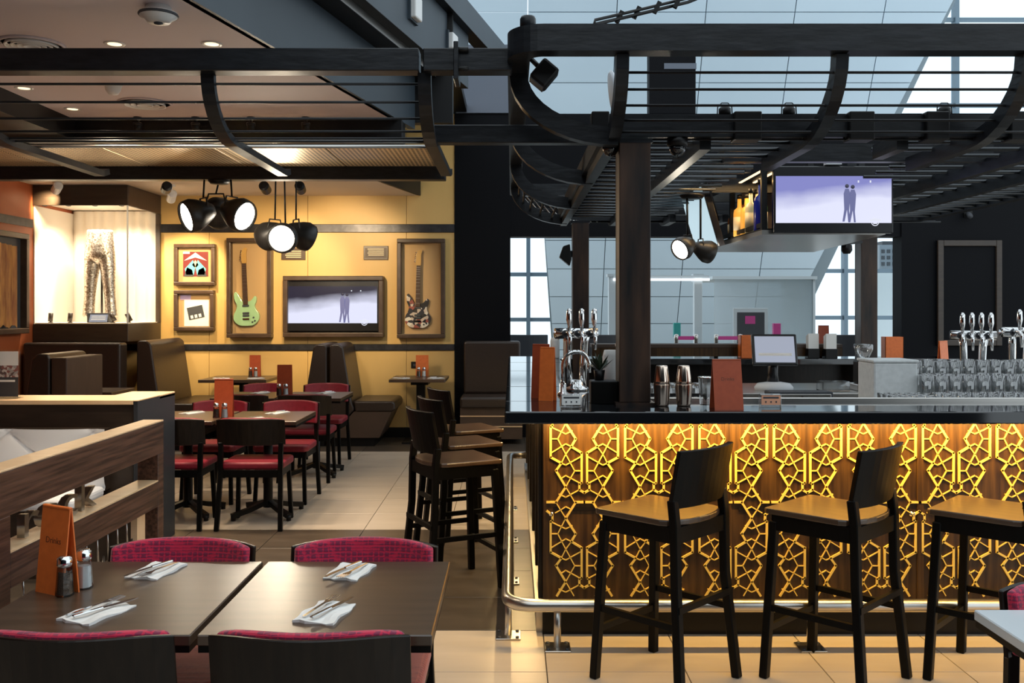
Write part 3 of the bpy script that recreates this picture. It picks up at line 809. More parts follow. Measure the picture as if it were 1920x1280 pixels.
t = thing('lamp_arm', 'short dark lamp arm reaching left from the far right column', 'bracket', (3.19, 8.55, 2.16))
MB().bar((0.0, 0, 0.02), (-0.40, -0.25, -0.03), 0.05, 0.03).build('arm', 'black', t)
MB().lathe([(0.045, 0), (0.05, -0.05), (0.03, -0.08), (0, -0.08)], 12, (-0.16, -0.1, -0.015)).build('head', 'black', t)
t = thing('wall_camera', 'small black camera high on the black wall at right', 'camera', (5.55, DW - 0.02, 2.72))
MB().box(-0.05, 0.05, -0.03, 0.0, -0.04, 0.04).build('plate', 'black', t)
MB().tube([(0, -0.03, 0), (-0.04, -0.16, -0.04)], 0.03, 10).build('barrel', 'charcoal', t)
# cable run climbing from the top beam
cb_ = thing('cable_run', 'black cable run with clips climbing from the top cage beam', 'cable', P(1112, 48, 4.1))
pts = [P(1112, 56, 4.1), P(1114, 46, 4.12), P(1200, 26, 4.2), P(1290, 4, 4.35), P(1320, -8, 4.4), P(1420, -60, 4.5)]
MB().tube(pts, 0.008, 6).build('cable', 'black', cb_, world=True)
MB().tube([p + Vector((0.004, 0, 0.02)) for p in pts], 0.007, 6).build('cable', 'black', cb_, world=True)
for f in (0.25, 0.42, 0.62, 0.82):
    p = P(1114 + 190 * f, 46 - 48 * f, 4.12 + 0.2 * f)
    MB().bar(p + Vector((-0.012, 0, -0.02)), p + Vector((0.012, 0, 0.03)), 0.02, 0.02).build('clip', 'black', cb_, world=True)

# ================================================================ TELEVISIONS
def tv_picture(mat_top, k):
    m, nt, N, L, b = _nt('tv_picture_%d' % k)
    b.inputs['Base Color'].default_value = (0.01, 0.01, 0.01, 1); b.inputs['Roughness'].default_value = 0.2
    g = coords(nt, (1, 1, 1), 'Generated')
    sp = N.new('ShaderNodeSeparateXYZ'); L.new(g, sp.inputs[0])
    mt = N.new('ShaderNodeMath'); mt.operation = 'MULTIPLY_ADD'; L.new(sp.outputs['X'], mt.inputs[0]); mt.inputs[1].default_value = -0.28
    L.new(sp.outputs['Z'], mt.inputs[2])
    nz = N.new('ShaderNodeTexNoise'); nz.inputs['Scale'].default_value = 3.0; L.new(g, nz.inputs['Vector'])
    m3 = N.new('ShaderNodeMath'); m3.operation = 'MULTIPLY_ADD'; L.new(nz.outputs[0], m3.inputs[0]); m3.inputs[1].default_value = 0.35; L.new(mt.outputs[0], m3.inputs[2])
    cr = N.new('ShaderNodeValToRGB')
    cr.color_ramp.elements[0].position = 0.42; cr.color_ramp.elements[0].color = (0.78, 0.80, 1.0, 1)
    cr.color_ramp.elements[1].position = 0.86; cr.color_ramp.elements[1].color = rgb(mat_top)
    L.new(m3.outputs[0], cr.inputs[0])
    L.new(cr.outputs[0], b.inputs['Emission Color']); b.inputs['Emission Strength'].default_value = 1.0
    return m
M['fig'] = emit('screen_figure', (0.14, 0.15, 0.32), 1.0)
M['fig_d'] = emit('screen_figure_dark', (0.03, 0.03, 0.06), 1.0)
M['screenwhite'] = emit('screen_logo_white', (0.85, 0.88, 1.0), 0.9)
def tv(t, w_, h, pic, figs=True):
    """television in the local XZ plane facing -Y, centred on the thing"""
    MB().box(-w_ / 2, w_ / 2, 0, 0.045, -h / 2, h / 2).build('casing', 'screenframe', t, bevel=0.006)
    sw, sh = w_ * 0.965, h * 0.70
    MB().box(-sw / 2, sw / 2, -0.003, 0.001, -sh / 2, sh / 2).build('screen', pic, t)
    if not figs: return
    x0 = w_ * 0.11
    for dx, mt, hh in ((0.0, 'fig', 0.0), (0.048 * w_, 'fig', -0.012 * h)):
        s_ = h
        body = [(-0.05, -0.02), (-0.055, 0.12), (-0.03, 0.19), (0.03, 0.19), (0.055, 0.12), (0.045, -0.02), (0.035, -0.14), (0.05, -0.30), (0.02, -0.30), (0.0, -0.12), (-0.04, -0.30), (-0.075, -0.30), (-0.045, -0.12)]
        MB().prism([(x0 + dx + a * s_ * 0.9, b * s_ - 0.03 * h + hh) for a, b in body], -0.0045, -0.003, 'y').build('screen_figure', mt, t)
        MB().lathe([(0.03 * s_, 0), (0.03 * s_, 0.0015)], 14, (x0 + dx, -0.003, 0.20 * s_ + hh), rot=Matrix.Rotation(R(90), 3, 'X')).build('screen_head', 'fig_d', t)
    lx, lz = w_ * 0.345, -h * 0.335
    ring = [(lx + 0.055 * h * math.cos(a * PI / 12), lz + 0.055 * h * math.sin(a * PI / 12)) for a in range(24)]
    MB().tube([(x, -0.004, z) for x, z in ring], 0.006 * h, 5, closed=True).build('screen_logo_ring', 'screenwhite', t)
    MB().box(lx - 0.085 * h, lx + 0.085 * h, -0.0055, -0.004, lz + 0.012 * h, lz + 0.04 * h).build('screen_logo_bar', 'screenwhite', t)
    MB().box(lx - 0.03 * h, lx + 0.03 * h, -0.0055, -0.004, lz - 0.03 * h, lz - 0.015 * h).build('screen_logo_mark', 'screenwhite', t)
    for dx in (0.20, 0.30): MB().box(w_ * dx, w_ * (dx + 0.012), -0.0045, -0.003, sh * 0.36, sh * 0.36 + 0.014).build('screen_spotlight', 'screenwhite', t)

# hanging shelf unit with two televisions
FY, BY = 6.05, 7.9
hu = thing('hanging_bottle_shelf', 'black hanging display shelf of lit bottles under the cage', 'shelf', (2.0, 6.9, 2.05))
MB().prism([(1.62, FY), (2.42, FY), (2.55, BY), (1.58, BY)], 2.045, 2.075, 'z').build('bottom_board', 'brushed', hu, world=True)
MB().prism([(1.62, FY), (2.42, FY), (2.55, BY), (1.58, BY)], 2.075, 2.085, 'z').build('shelf_edge', 'black', hu, world=True)
MB().prism([(1.70, FY + 0.1), (2.40, FY + 0.1), (2.46, BY), (1.6, BY)], 2.47, 2.50, 'z').build('top_board', 'black', hu, world=True)
for x, y in ((1.64, FY + 0.03), (2.40, FY + 0.03), (1.61, BY - 0.03), (2.52, BY - 0.03), (1.64, 6.95)):
    MB().box(x - 0.018, x + 0.018, y - 0.018, y + 0.018, 2.08, 2.48).build('upright', 'black', hu, world=True)
MB().box(1.72, 2.36, 7.0, 7.03, 2.08, 2.47).build('back_board', M['boothwood'], hu, world=True)
MB().bar((1.63, FY + 0.02, 2.11), (1.60, BY, 2.11), 0.015, 0.03).build('guard_rail', 'black', hu, world=True)
for x in (1.62, 1.72): MB().box(x, x + 0.02, 6.1, 7.0, 2.462, 2.468).build('led_strip', 'dlglow', hu, world=True)
area('shelf_light', (1.68, 6.5, 2.455), (1.681, 6.5, 2.0), 5, 0.05, 0.8, (1, 0.62, 0.25), hu)
for x in (1.62, 2.05, 2.40):
    MB().box(x - 0.02, x + 0.02, 6.4, 6.44, 2.5, 2.62).build('hanger', 'steel', hu, world=True)
t = thing('hanging_television', 'large flat television with a skating couple on its bright screen, over the bar', 'television', P(1563, 374, 6.0))
tv(t, 0.77, 0.43, tv_picture((0.24, 0.25, 0.58), 1))
MB().box(-0.05, 0.05, 0.045, 0.12, -0.06, 0.30).build('bracket', 'black', t)
MB().box(-0.05, 0.05, -0.01, 0.06, 0.225, 0.30).build('driver_box', 'palegrey', t)
t = thing('side_television', 'television seen edge-on, tilted down on the left of the hanging shelf', 'television', (1.445, 7.22, 2.25), 0)
m_ = Matrix.Rotation(R(-90), 4, 'Z') @ Matrix.Rotation(R(16), 4, 'X')
t2 = [MB(m_).box(-0.40, 0.40, 0, 0.05, -0.24, 0.24).build('casing', 'screenframe', t, bevel=0.006),
      MB(m_).box(-0.385, 0.385, -0.004, 0.001, -0.22, 0.22).build('screen', emit('side_screen', (0.52, 0.70, 0.78), 0.9), t),
      MB(m_).box(-0.06, 0.06, 0.05, 0.14, -0.05, 0.2).build('bracket', 'black', t)]
# bottles on the shelf
def bottle_mesh(h, r, neck=0.3):
    return [(0, 0), (r * 0.95, 0), (r, 0.006), (r, h * 0.55), (r * 0.9, h * 0.63), (r * 0.36, h * (1 - neck)), (r * 0.32, h * 0.93), (r * 0.40, h * 0.94), (r * 0.40, h), (0, h)]
def bottle(loc, h, r, mat, label, group='bottles on the hanging shelf', lab=True):
    t = thing('spirit_bottle', label, 'bottle', loc, 0, group)
    MB().lathe(bottle_mesh(h, r)[:7] + [(0, h * 0.93)], 14).build('glass_body', mat, t)
    MB().lathe([(r * 0.4, h * 0.90), (r * 0.42, h), (0, h)], 12).build('cap', 'black', t)
    if lab: MB().lathe([(r * 1.02, h * 0.14), (r * 1.02, h * 0.46)], 14).build('label_band', 'cream', t)
    return t
bts = [(1.655, 6.22, 0.34, 0.045, 'bluebottle', 'tall blue bottle nearest the large television on the hanging shelf', False),
       (1.70, 6.36, 0.30, 0.042, 'greenbottle', 'pale green bottle second from the television on the hanging shelf', True),
       (1.655, 6.47, 0.31, 0.040, 'palespirit', 'pale cream bottle in the middle of the hanging shelf', True),
       (1.66, 6.60, 0.29, 0.045, 'amber', 'amber bottle, backlight painted as glow, left of the pale bottle on the hanging shelf', False),
       (1.64, 6.73, 0.30, 0.043, 'amber', 'amber bottle, backlight painted as glow, beside the shelf upright', True),
       (1.69, 6.84, 0.27, 0.045, 'amber2', 'short dark spirit bottle beside the shelf upright', True),
       (1.68, 7.10, 0.26, 0.04, 'amber2', 'dark bottle in the shadow left of the shelf upright', True),
       (1.75, 6.66, 0.33, 0.04, 'palespirit', 'pale bottle in the second row of the hanging shelf', True)]
for x, y, h, r, mt, lab, lb_ in bts: bottle((x, y, 2.0855), h, r, mt, lab, lab=lb_)

# ================================================================ LAMPS
def lamp_head(t, c, d, r, body='lampshade', watts=0, ang=80):
    """bell-shaped spotlight head at c pointing along d"""
    d = Vector(d).normalized(); q = d.to_track_quat('Z', 'Y').to_matrix().to_4x4()
    m = MB(Matrix.Translation(Vector(c)) @ q)
    L = r * 2.0
    h = m.lathe([(0, -L * 0.62), (r * 0.42, -L * 0.60), (r * 0.62, -L * 0.45), (r * 0.98, -L * 0.10), (r * 1.12, L * 0.10), (r * 1.06, L * 0.34), (r * 0.98, L * 0.40), (r * 0.94, L * 0.30)], 24).build('lamp_head', body, t, world=True)
    m = MB(Matrix.Translation(Vector(c)) @ q)
    m.lathe([(0, L * 0.36), (r * 0.9, L * 0.31)], 24).build('lamp_glass', 'lampglow', h, world=True)
    up = Vector(c) - d * L * 0.25
    side = d.cross(Vector((0, 0, 1))).normalized()
    MB().tube([up + side * r * 0.75, up + side * r * 0.5 + Vector((0, 0, r * 0.95)), up - side * r * 0.5 + Vector((0, 0, r * 0.95)), up - side * r * 0.75], r * 0.06, 6).build('yoke', body, t, world=True)
    if watts: spot('beam', Vector(c) + d * (L * 0.42), Vector(c) + d * 3, watts, ang, (1, 0.80, 0.55), t, r * 0.8)
    return up + Vector((0, 0, r * 0.95))
def cluster(name, label, heads, top, r, z_top):
    t = thing(name, label, 'pendant lamp', top)
    for c, d, w_ in heads:
        a = lamp_head(t, c, d, r, watts=w_)
        MB().tube([a, Vector((c[0] + (top[0] - c[0]) * 0.35, c[1] + (top[1] - c[1]) * 0.35, z_top))], 0.008, 6).build('cable', 'black', t, world=True)
    MB().lathe([(0.07, -0.03), (0.09, -0.01), (0.09, 0.0)], 16, (top[0], top[1], z_top + 0.002)).build('ceiling_rose', 'black', t, world=True)
    return t
c0 = P(408, 390, 7.7)
cluster('spotlight_pendant', 'cluster of three black bell lamps above the left booth table, two shining outward', [
    (P(368, 402, 7.66), (-0.72, -0.62, -0.32), 30), (P(445, 400, 7.66), (0.84, -0.42, -0.34), 30), (P(409, 396, 7.95), (0.0, 0.9, -0.35), 30)], (c0.x, 7.74, 2.63), 0.125, 2.628)
c1 = P(535, 445, 8.7)
cluster('spotlight_pendant', 'cluster of three black bell lamps hanging before the green guitar, one shining at the viewer', [
    (P(532, 446, 8.5), (0.0, -0.9, -0.12), 25), (P(508, 440, 8.85), (-0.75, 0.55, -0.35), 20), (P(566, 440, 8.85), (0.75, 0.55, -0.35), 20)], (c1.x, 8.7, 2.95), 0.125, 2.90)
struct(MB().box(-5.3, -0.75, 8.66, 8.74, 2.90, 2.949).build('trim_15', 'black'))
struct(MB().box(-5.3, -1.0, 9.18, 9.22, 2.90, 2.949).build('trim_16', 'black'))
c2 = P(1300, 465, 6.6)
t = cluster('spotlight_pendant', 'cluster of black bell lamps under the side television over the bar', [
    (P(1283, 463, 6.6), (-0.72, -0.55, -0.42), 6), (P(1322, 470, 6.75), (0.8, 0.2, -0.3), 6)], (c2.x, 6.65, 2.38), 0.075, 2.375)
# small track spots
for k, (u, v, D, tu, tv_, lab, mt) in enumerate((
        (312, 352, 9.2, 280, 420, 'black track spot turned towards the display case', 'black'), (497, 352, 9.2, 560, 430, 'black track spot left of the second lamp cluster', 'black'),
        (563, 352, 9.2, 600, 430, 'black track spot right of the second lamp cluster', 'black'), (107, 352, 10.2, 60, 430, 'white track spot shining on the rust red wall', 'white'),
        (322, 368, 10.4, 300, 430, 'small white track spot behind the black one by the display case', 'white'))):
    loc = P(u, v, D); zt_ = 2.90 if D < 10 else ZC; dr_ = zt_ - loc.z; loc.z = zt_
    t = box_spot(loc, P(tu, tv_, 11.2), 0.15, lab, 'track spots', mt, drop=dr_)
    loc = loc - Vector((0, 0, dr_ - 0.08))
    tgt = P({0: 250, 1: 500, 2: 640, 3: 30, 4: 350}[k], {0: 560, 1: 540, 2: 520, 3: 480, 4: 520}[k], 11.3)
    spot('beam', loc + (tgt - loc).normalized() * 0.12 + Vector((0, 0, -0.08)), tgt, [70, 150, 170, 70, 150][k], 62, (1, 0.74, 0.42), t)
for k, u in enumerate((263, 371, 474, 576)):
    y = 6.80; z = 2.95 - 0.0; c = P(u, 219, y)
    t = thing('mini_spotlight', 'tiny black spotlight hanging from the ceiling before the bulkhead, %s from the left' % ['first', 'second', 'third', 'fourth'][k], 'spotlight', (c.x, 6.75, ZC), 0, 'tiny spotlights before the bulkhead')
    MB().lathe([(0.03, 0), (0.03, -0.015), (0.012, -0.02), (0.012, -0.035), (0.03, -0.045), (0.028, -0.10), (0, -0.10)], 12).build('head', 'black', t)
    MB().lathe([(0.031, -0.04), (0.034, -0.05), (0.031, -0.06)], 12).build('collar', 'steel', t)
    spot('beam', (c.x, 6.75, ZC - 0.11), (c.x, 6.9, 0), 95, 80, (1, 0.78, 0.54), t)
# ================================================================ BAR
BX0, BX1, BYF, BYB = -0.033, 4.2, 4.15, 9.05      # outer edge of the counter
ZT = 1.106
ct = thing('bar_counter', 'polished black stone counter running round the bar', 'counter', (0.3, 4.4, 1.05))
MB().box(BX0, BX1, BYF, 4.62, 1.05, ZT).build('front_slab', 'counter', ct, bevel=0.006, world=True)
MB().box(BX0, 0.44, 4.622, BYB, 1.05, ZT).build('left_slab', 'counter', ct, bevel=0.006, world=True)
MB().box(0.442, BX1, 8.60, BYB, 1.05, ZT).build('rear_slab', 'counter', ct, bevel=0.006, world=True)
MB().box(0.46, BX1, 4.605, 4.625, 1.08, 1.125).build('inner_lip', 'brushed', ct, bevel=0.004, world=True)
for y in (5.5, 6.9, 8.0):
    MB().box(BX0 - 0.0005, 0.441, y, y + 0.004, 1.1062, 1.1068).build('slab_joint', 'black', ct, world=True)
bb = thing('bar_cabinet', 'dark wood bar front with a yellow geometric lattice', 'bar', (2.0, 4.45, 0))
YP = 4.455
LX = 0.147
pan = [LX, 1.03, 1.948, 2.866, 3.784]
for a, b in zip(pan, pan[1:]):
    MB().box(a + 0.002, b - 0.002, YP, YP + 0.06, 0.16, 1.05).build('wood_panel', 'barwood', bb, bevel=0.002, seg=1, world=True)
    MB().box(a + 0.05, b - 0.05, YP - 0.004, YP + 0.01, 0.60, 0.615).build('rail_groove', 'darkwood', bb, world=True)
    MB().box(b - 0.016, b + 0.016, YP - 0.006, YP + 0.02, 0.16, 1.05).build('cover_strip', 'barwood', bb, bevel=0.003, seg=1, world=True)
MB().box(LX - 0.01, BX1 - 0.3, YP - 0.012, YP + 0.05, 0.125, 0.158).build('bottom_trim', 'brushed', bb, bevel=0.004, world=True)
MB().box(LX, BX1 - 0.3, YP + 0.03, YP + 0.3, 0.0, 0.125).build('plinth', 'black', bb, world=True)
MB().box(LX, LX + 0.07, YP + 0.06, 8.9, 0.0, 1.05).build('side_panel', 'barwood', bb, world=True)
MB().box(LX, BX1 - 0.3, 8.84, 8.9, 0.0, 1.05).build('rear_panel', 'darkwood', bb, world=True)
for y in (4.52, 5.1, 5.9, 6.8, 7.7, 8.5):
    MB().box(LX - 0.02, LX + 0.0, y, y + 0.05, 0.16, 1.05).build('side_batten', 'darkwood', bb, bevel=0.003, seg=1, world=True)
MB().box(LX - 0.03, LX, YP + 0.06, 8.9, 0.0, 0.10).build('side_kick', 'brushed', bb, world=True)
for x in (0.187, 1.905):
    MB().lathe([(0.011, 0), (0.011, -0.006), (0, -0.008)], 14, (x, YP - 0.004, 0.585), rot=Matrix.Rotation(R(90), 3, 'X')).build('coat_hook_plate', 'chrome', bb, world=True)
    MB().tube([(x, YP - 0.005, 0.585), (x, YP - 0.03, 0.58), (x, YP - 0.034, 0.60)], 0.004, 6).build('coat_hook', 'chrome', bb, world=True)
# lattice: segments of one column (x from the column axis, y down), units 1/4 photo pixel; period 712
TH = [[(-113, 240), (-113, 468), (-33, 512), (-73, 568), (0, 690), (-73, 805), (-140, 805)],
      [(-140, 872), (-100, 900), (-100, 940), (-113, 952)],
      [(75, 93), (0, 213), (75, 330), (42, 388), (119, 435), (119, 660), (102, 668), (102, 712), (140, 735)],
      [(75, 805), (140, 805)]]
TN = [[(-60, 330), (0, 445), (67, 570), (0, 690), (67, 805)], [(67, 570), (119, 570)], [(-113, 330), (-60, 330)],
      [(-60, 330), (0, 213), (-75, 93)], [(42, 388), (0, 445), (-33, 512)], [(-113, 438), (0, 368), (42, 388)],
      [(-33, 512), (0, 527), (119, 460)], [(-36, 628), (0, 605), (102, 660)], [(-50, 745), (0, 768), (102, 712)],
      [(-113, 240), (0, 293), (48, 270)], [(-78, 885), (0, 840), (42, 858)]]
UN = 1.0 / 4 / (F_PX / 4.45)
def clip(p, q, r):
    t0, t1 = 0.0, 1.0; dx, dy = q[0] - p[0], q[1] - p[1]
    for a, b in ((-dx, p[0] - r[0]), (dx, r[1] - p[0]), (-dy, p[1] - r[2]), (dy, r[3] - p[1])):
        if a == 0:
            if b < 0: return None
        else:
            t = b / a
            if a < 0: t0 = max(t0, t)
            else: t1 = min(t1, t)
    if t1 - t0 < 1e-4: return None
    return ((p[0] + dx * t0, p[1] + dy * t0), (p[0] + dx * t1, p[1] + dy * t1))
zt0 = EH - (740 - VY) / (F_PX / 4.45)      # height of lattice y = 0
def lattice(a, b):
    m = MB(); r = (a, b, 0.196, 1.048)
    for ci in range(0, 26):
        cx = 0.2563 + ci * 279 * UN; sg = 1 if ci % 2 == 0 else -1
        if cx < a - 0.15 or cx > b + 0.15: continue
        for per in (-1, 0, 1):
            for lst, wd_ in ((TH, 0.0100), (TN, 0.0048)):
                for pl in lst:
                    for p, q in zip(pl, pl[1:]):
                        P0 = (cx + sg * p[0] * UN, zt0 - (p[1] + 712 * per) * UN); P1 = (cx + sg * q[0] * UN, zt0 - (q[1] + 712 * per) * UN)
                        s_ = clip(P0, P1, r)
                        if not s_: continue
                        (x0, z0), (x1, z1) = s_
                        d = Vector((x1 - x0, 0, z1 - z0)); 
                        if d.length < 0.002: continue
                        e = d.normalized() * (wd_ * 0.35)
                        yy = YP - 0.002
                        m.bar(Vector((x0, yy, z0)) - e, Vector((x1, yy, z1)) + e, wd_, 0.011 if wd_ > 0.008 else 0.008, up=(0, 1, 0))
    return m
for a, b in zip(pan, pan[1:]):
    lattice(a, b).build('lattice', 'gold', bb, world=True)
# warm strip lights tucked under the counter overhang
ls = thing('counter_strip_light', 'warm light strip glowing under the counter front edge', 'strip light', (2.0, 4.33, 1.045))
MB().box(LX, 3.8, 4.33, 4.345, 1.040, 1.05).build('diffuser', 'ledglow', ls, world=True)
MB().box(LX, 3.8, 4.318, 4.33, 1.034, 1.05).build('profile', 'black', ls, world=True)
area('strip_glow', (2.0, 4.35, 1.036), (2.0, 4.50, 0.62), 46, 3.7, 0.02, (1.0, 0.60, 0.17), ls)
ls2 = thing('counter_strip_light', 'warm light strip glowing under the counter left side', 'strip light', (0.06, 6.5, 1.045))
MB().box(0.06, 0.075, 4.5, 8.9, 1.040, 1.05).build('diffuser', 'ledglow', ls2, world=True)
MB().box(0.048, 0.06, 4.5, 8.9, 1.034, 1.05).build('profile', 'black', ls2, world=True)
area('strip_glow', (0.07, 6.6, 1.036), (0.10, 6.6, 0.2), 26, 4.2, 0.02, (1.0, 0.68, 0.30), ls2)

# foot rail
fr = thing('foot_rail', 'brushed steel foot rail bent round the corner of the bar', 'foot rail', (0.2, 4.3, 0))
rp = [(3.9, 4.29, 0.20), (0.10, 4.29, 0.20)] + [(0.10 - 0.12 * math.sin(R(a)), 4.41 - 0.12 * math.cos(R(a)), 0.20) for a in range(15, 91, 15)] + [(-0.02, 8.6, 0.20)] + [(-0.02 + 0.10 * (1 - math.cos(R(a))), 8.6 + 0.10 * math.sin(R(a)), 0.20) for a in range(30, 91, 30)] + [(0.146, 8.70, 0.20)]
MB().tube(rp, 0.030, 12).build('pipe', 'brushed', fr, world=True)
posts = [(0.209, 4.30), (1.375, 4.30), (2.54, 4.30), (-0.018, 4.46), (-0.018, 5.35), (-0.018, 6.3), (-0.018, 7.3)]
for x, y in posts:
    p = MB().tube([(x, y, 0), (x, y, 0.19)], 0.017, 10).build('post', 'brushed', fr, world=True)
    MB().box(x - 0.06, x + 0.06, y - 0.06, y + 0.06, 0.0, 0.008).build('foot_plate', 'brushed', p, bevel=0.002, seg=1, world=True)
    for dx in (-0.043, 0.043):
        for dy in (-0.043, 0.043):
            MB().lathe([(0.008, 0.008), (0.008, 0.014), (0, 0.015)], 8, (x + dx, y + dy, 0)).build('bolt', 'charcoal', p, world=True)

# ---- bar stools
def make_stool(label):
    t = thing('bar_stool', label, 'bar stool')
    H = 0.20
    for sx in (-1, 1):
        MB().sweep([(sx * (H + 0.012), 0.205, 0), (sx * (H - 0.02), 0.175, 0.665)], 0.036, 0.036, (1, 0, 0)).build('leg', 'blackwood', t, bevel=0.004, seg=1)
        MB().sweep([(sx * (H + 0.012), -0.225, 0), (sx * (H - 0.018), -0.185, 0.45), (sx * (H - 0.018), -0.180, 0.70), (sx * (H - 0.018), -0.168, 0.80)], 0.036, 0.036, (1, 0, 0)).build('back_leg', 'blackwood', t, bevel=0.004, seg=1)
        MB().bar((sx * H, 0.19, 0.30), (sx * H, -0.20, 0.30), 0.018, 0.026).build('stretcher', 'blackwood', t)
        MB().bar((sx * (H - 0.018), 0.175, 0.66), (sx * (H - 0.018), -0.18, 0.66), 0.022, 0.065).build('apron', 'blackwood', t)
    MB().bar((-H, 0.193, 0.21), (H, 0.193, 0.21), 0.018, 0.026).build('stretcher', 'blackwood', t)
    MB().bar((-H, -0.205, 0.37), (H, -0.205, 0.37), 0.018, 0.026).build('stretcher', 'blackwood', t)
    MB().bar((-H + 0.02, 0.178, 0.66), (H - 0.02, 0.178, 0.66), 0.022, 0.065, up=(0, 0, 1)).build('apron', 'blackwood', t)
    MB().bar((-H + 0.02, -0.182, 0.66), (H - 0.02, -0.182, 0.66), 0.022, 0.065).build('apron', 'blackwood', t)
    poly = [(-0.195, 0.215), (0.195, 0.215), (0.205, 0.20), (0.205, -0.12)] + [(0.205 * math.cos(R(a)), -0.12 - 0.085 * math.sin(R(a))) for a in range(20, 161, 20)] + [(-0.205, -0.12), (-0.205, 0.20)]
    MB().prism(poly, 0.693, 0.718, 'z').build('seat', 'seatwood', t, bevel=0.006)
    MB().arc_panel(0.200, -0.172, 0.038, 0.765, 1.0, 0.026, 10, lean=0.045, top_round=0.0).build('backrest', 'blackwood', t, bevel=0.003, seg=1)
    return t
st0 = make_stool('black bar stool at the bar front, left of three')
st0.location = (0.645, 3.965, 0); st0.rotation_euler = (0, 0, R(46)); st0['group'] = 'stools at the bar front'
dup(st0, (1.365, 3.965, 0), R(45), 'black bar stool at the bar front, middle of three', 'stools at the bar front')
dup(st0, (2.05, 3.955, 0), R(47), 'black bar stool at the bar front, cut by the right edge', 'stools at the bar front')
for k, (y, lab) in enumerate(((5.34, 'dark wooden bar stool at the bar side, nearest of three'), (6.0, 'dark wooden bar stool at the bar side, middle of three'), (6.68, 'dark wooden bar stool at the bar side, farthest of three'))):
    dup(st0, (-0.335, y, 0), R(-64), lab, 'stools along the left side of the bar')

# ---- inside the bar: work benches
wb1 = thing('steel_work_bench', 'stainless steel work bench behind the front counter', 'bench', (2.2, 5.0, 0))
MB().box(0.46, 3.9, 4.66, 5.85, 0.86, 0.90).build('worktop', 'brushed', wb1, bevel=0.004, world=True)
MB().box(0.50, 3.86, 4.70, 5.80, 0.0, 0.86).build('body', 'black', wb1, world=True)
MB().box(1.30, 1.78, 4.80, 5.40, 0.901, 0.915).build('sink_rim', 'chrome', wb1, bevel=0.003, world=True)
ci_ = thing('centre_cabinet', 'black service cabinet in the middle of the bar carrying the till', 'cabinet', (2.1, 7.1, 0))
MB().box(0.95, 3.2, 6.7, 7.6, 0.0, 0.93).build('body', 'black', ci_, world=True)
MB().box(0.93, 3.22, 6.68, 7.62, 0.93, 0.96).build('top', 'brushed', ci_, bevel=0.004, world=True)
for x in (1.5, 2.07, 2.64): MB().box(x - 0.003, x + 0.003, 6.695, 6.705, 0.05, 0.92).build('door_gap', 'charcoal', ci_, world=True)
rs = thing('rear_shelf', 'brown wooden shelf raised above the rear counter', 'shelf', (2.0, 8.85, 1.106))
MB().box(0.75, 3.1, 8.75, 9.0, 1.20, 1.235).build('board', 'boothwood', rs, bevel=0.004, world=True)
MB().box(0.75, 3.1, 8.752, 8.77, 1.12, 1.20).build('front_board', 'barwood', rs, world=True)
for x in (0.8, 1.9, 3.0): MB().box(x, x + 0.04, 8.78, 8.98, 1.107, 1.20).build('support', 'black', rs, world=True)

# ---- glassware
def glass_prof(h, r): return [(0, 0.0), (r * 0.78, 0), (r * 0.82, 0.004), (r, h), (r * 0.93, h), (r * 0.76, 0.014), (0, 0.012)]
g0 = None
def glass(loc, label, group, h=0.12, r=0.036):
    global g0
    if g0 is None:
        g0 = tag(MB().lathe(glass_prof(0.12, 0.036), 12).build('drinking_glass', 'tumbler'), label, 'glass', group)
        o = g0
    else:
        o = g0.copy(); COL.objects.link(o); o['label'] = label; o['group'] = group
    o.location = loc; o.scale = (r / 0.036, r / 0.036, h / 0.12)
    return o
# tiered glass stand at the right
gs = thing('glass_stand', 'three-tier steel drainer full of glasses at the right', 'drainer', (2.7, 5.1, 0.9))
tiers = [('lower', 4.74, 4.96, 1.03, 2, 0.10), ('middle', 5.00, 5.27, 1.10, 3, 0.10), ('upper', 5.33, 5.60, 1.165, 3, 0.095)]
for nm, ya, yb, z, nr, hh in tiers:
    MB().box(2.20, 3.22, ya, yb, z - 0.012, z).build('tier', 'brushed', gs, bevel=0.002, seg=1, world=True)
    for x in (2.23, 3.19):
        for y in (ya + 0.03, yb - 0.03): MB().box(x - 0.01, x + 0.01, y - 0.01, y + 0.01, 0.90, z - 0.012).build('leg', 'brushed', gs, world=True)
    for i in range(13):
        for j in range(nr):
            glass((2.24 + i * 0.078 + random.uniform(-0.004, 0.004), ya + 0.05 + j * 0.085, z + 0.0005), 'clear tumbler on the %s tier of the glass drainer' % nm, 'tumblers on the %s tier' % nm, hh * random.uniform(0.95, 1.05), 0.035)
# plastic rack of small glasses
rk = thing('glass_rack', 'frosted plastic dishwasher rack left of the glass drainer', 'rack', (2.05, 4.9, 0.9))
ox = 0.235
MB().box(1.70 + ox, 1.93 + ox, 4.72, 5.02, 0.901, 1.0).build('base', 'frost', rk, world=True)
for y in (5.008, 4.72):
    for z in (1.03, 1.07): MB().box(1.70 + ox, 1.93 + ox, y, y + 0.008, z, z + 0.008).build('side_bar', 'frost', rk, world=True)
for x in (1.70 + ox, 1.922 + ox):
    for y in (4.72, 5.008): MB().box(x, x + 0.008, y, y + 0.012, 1.0, 1.08).build('corner_post', 'frost', rk, world=True)
for i in range(4):
    for j in range(4): glass((1.735 + ox + i * 0.054, 4.76 + j * 0.07, 1.001), 'small clear glass in the frosted dishwasher rack', 'glasses in the dishwasher rack', 0.115, 0.025)
t = thing('ice_bin', 'pale frosted ice bin behind the dishwasher rack', 'bin', (2.09, 5.2, 0.9))
MB().box(-0.12, 0.12, -0.12, 0.12, 0.001, 0.37).build('tub', 'frost', t, bevel=0.01)
MB().box(-0.125, 0.125, -0.125, 0.125, 0.37, 0.385).build('rim', 'frost', t, bevel=0.004)
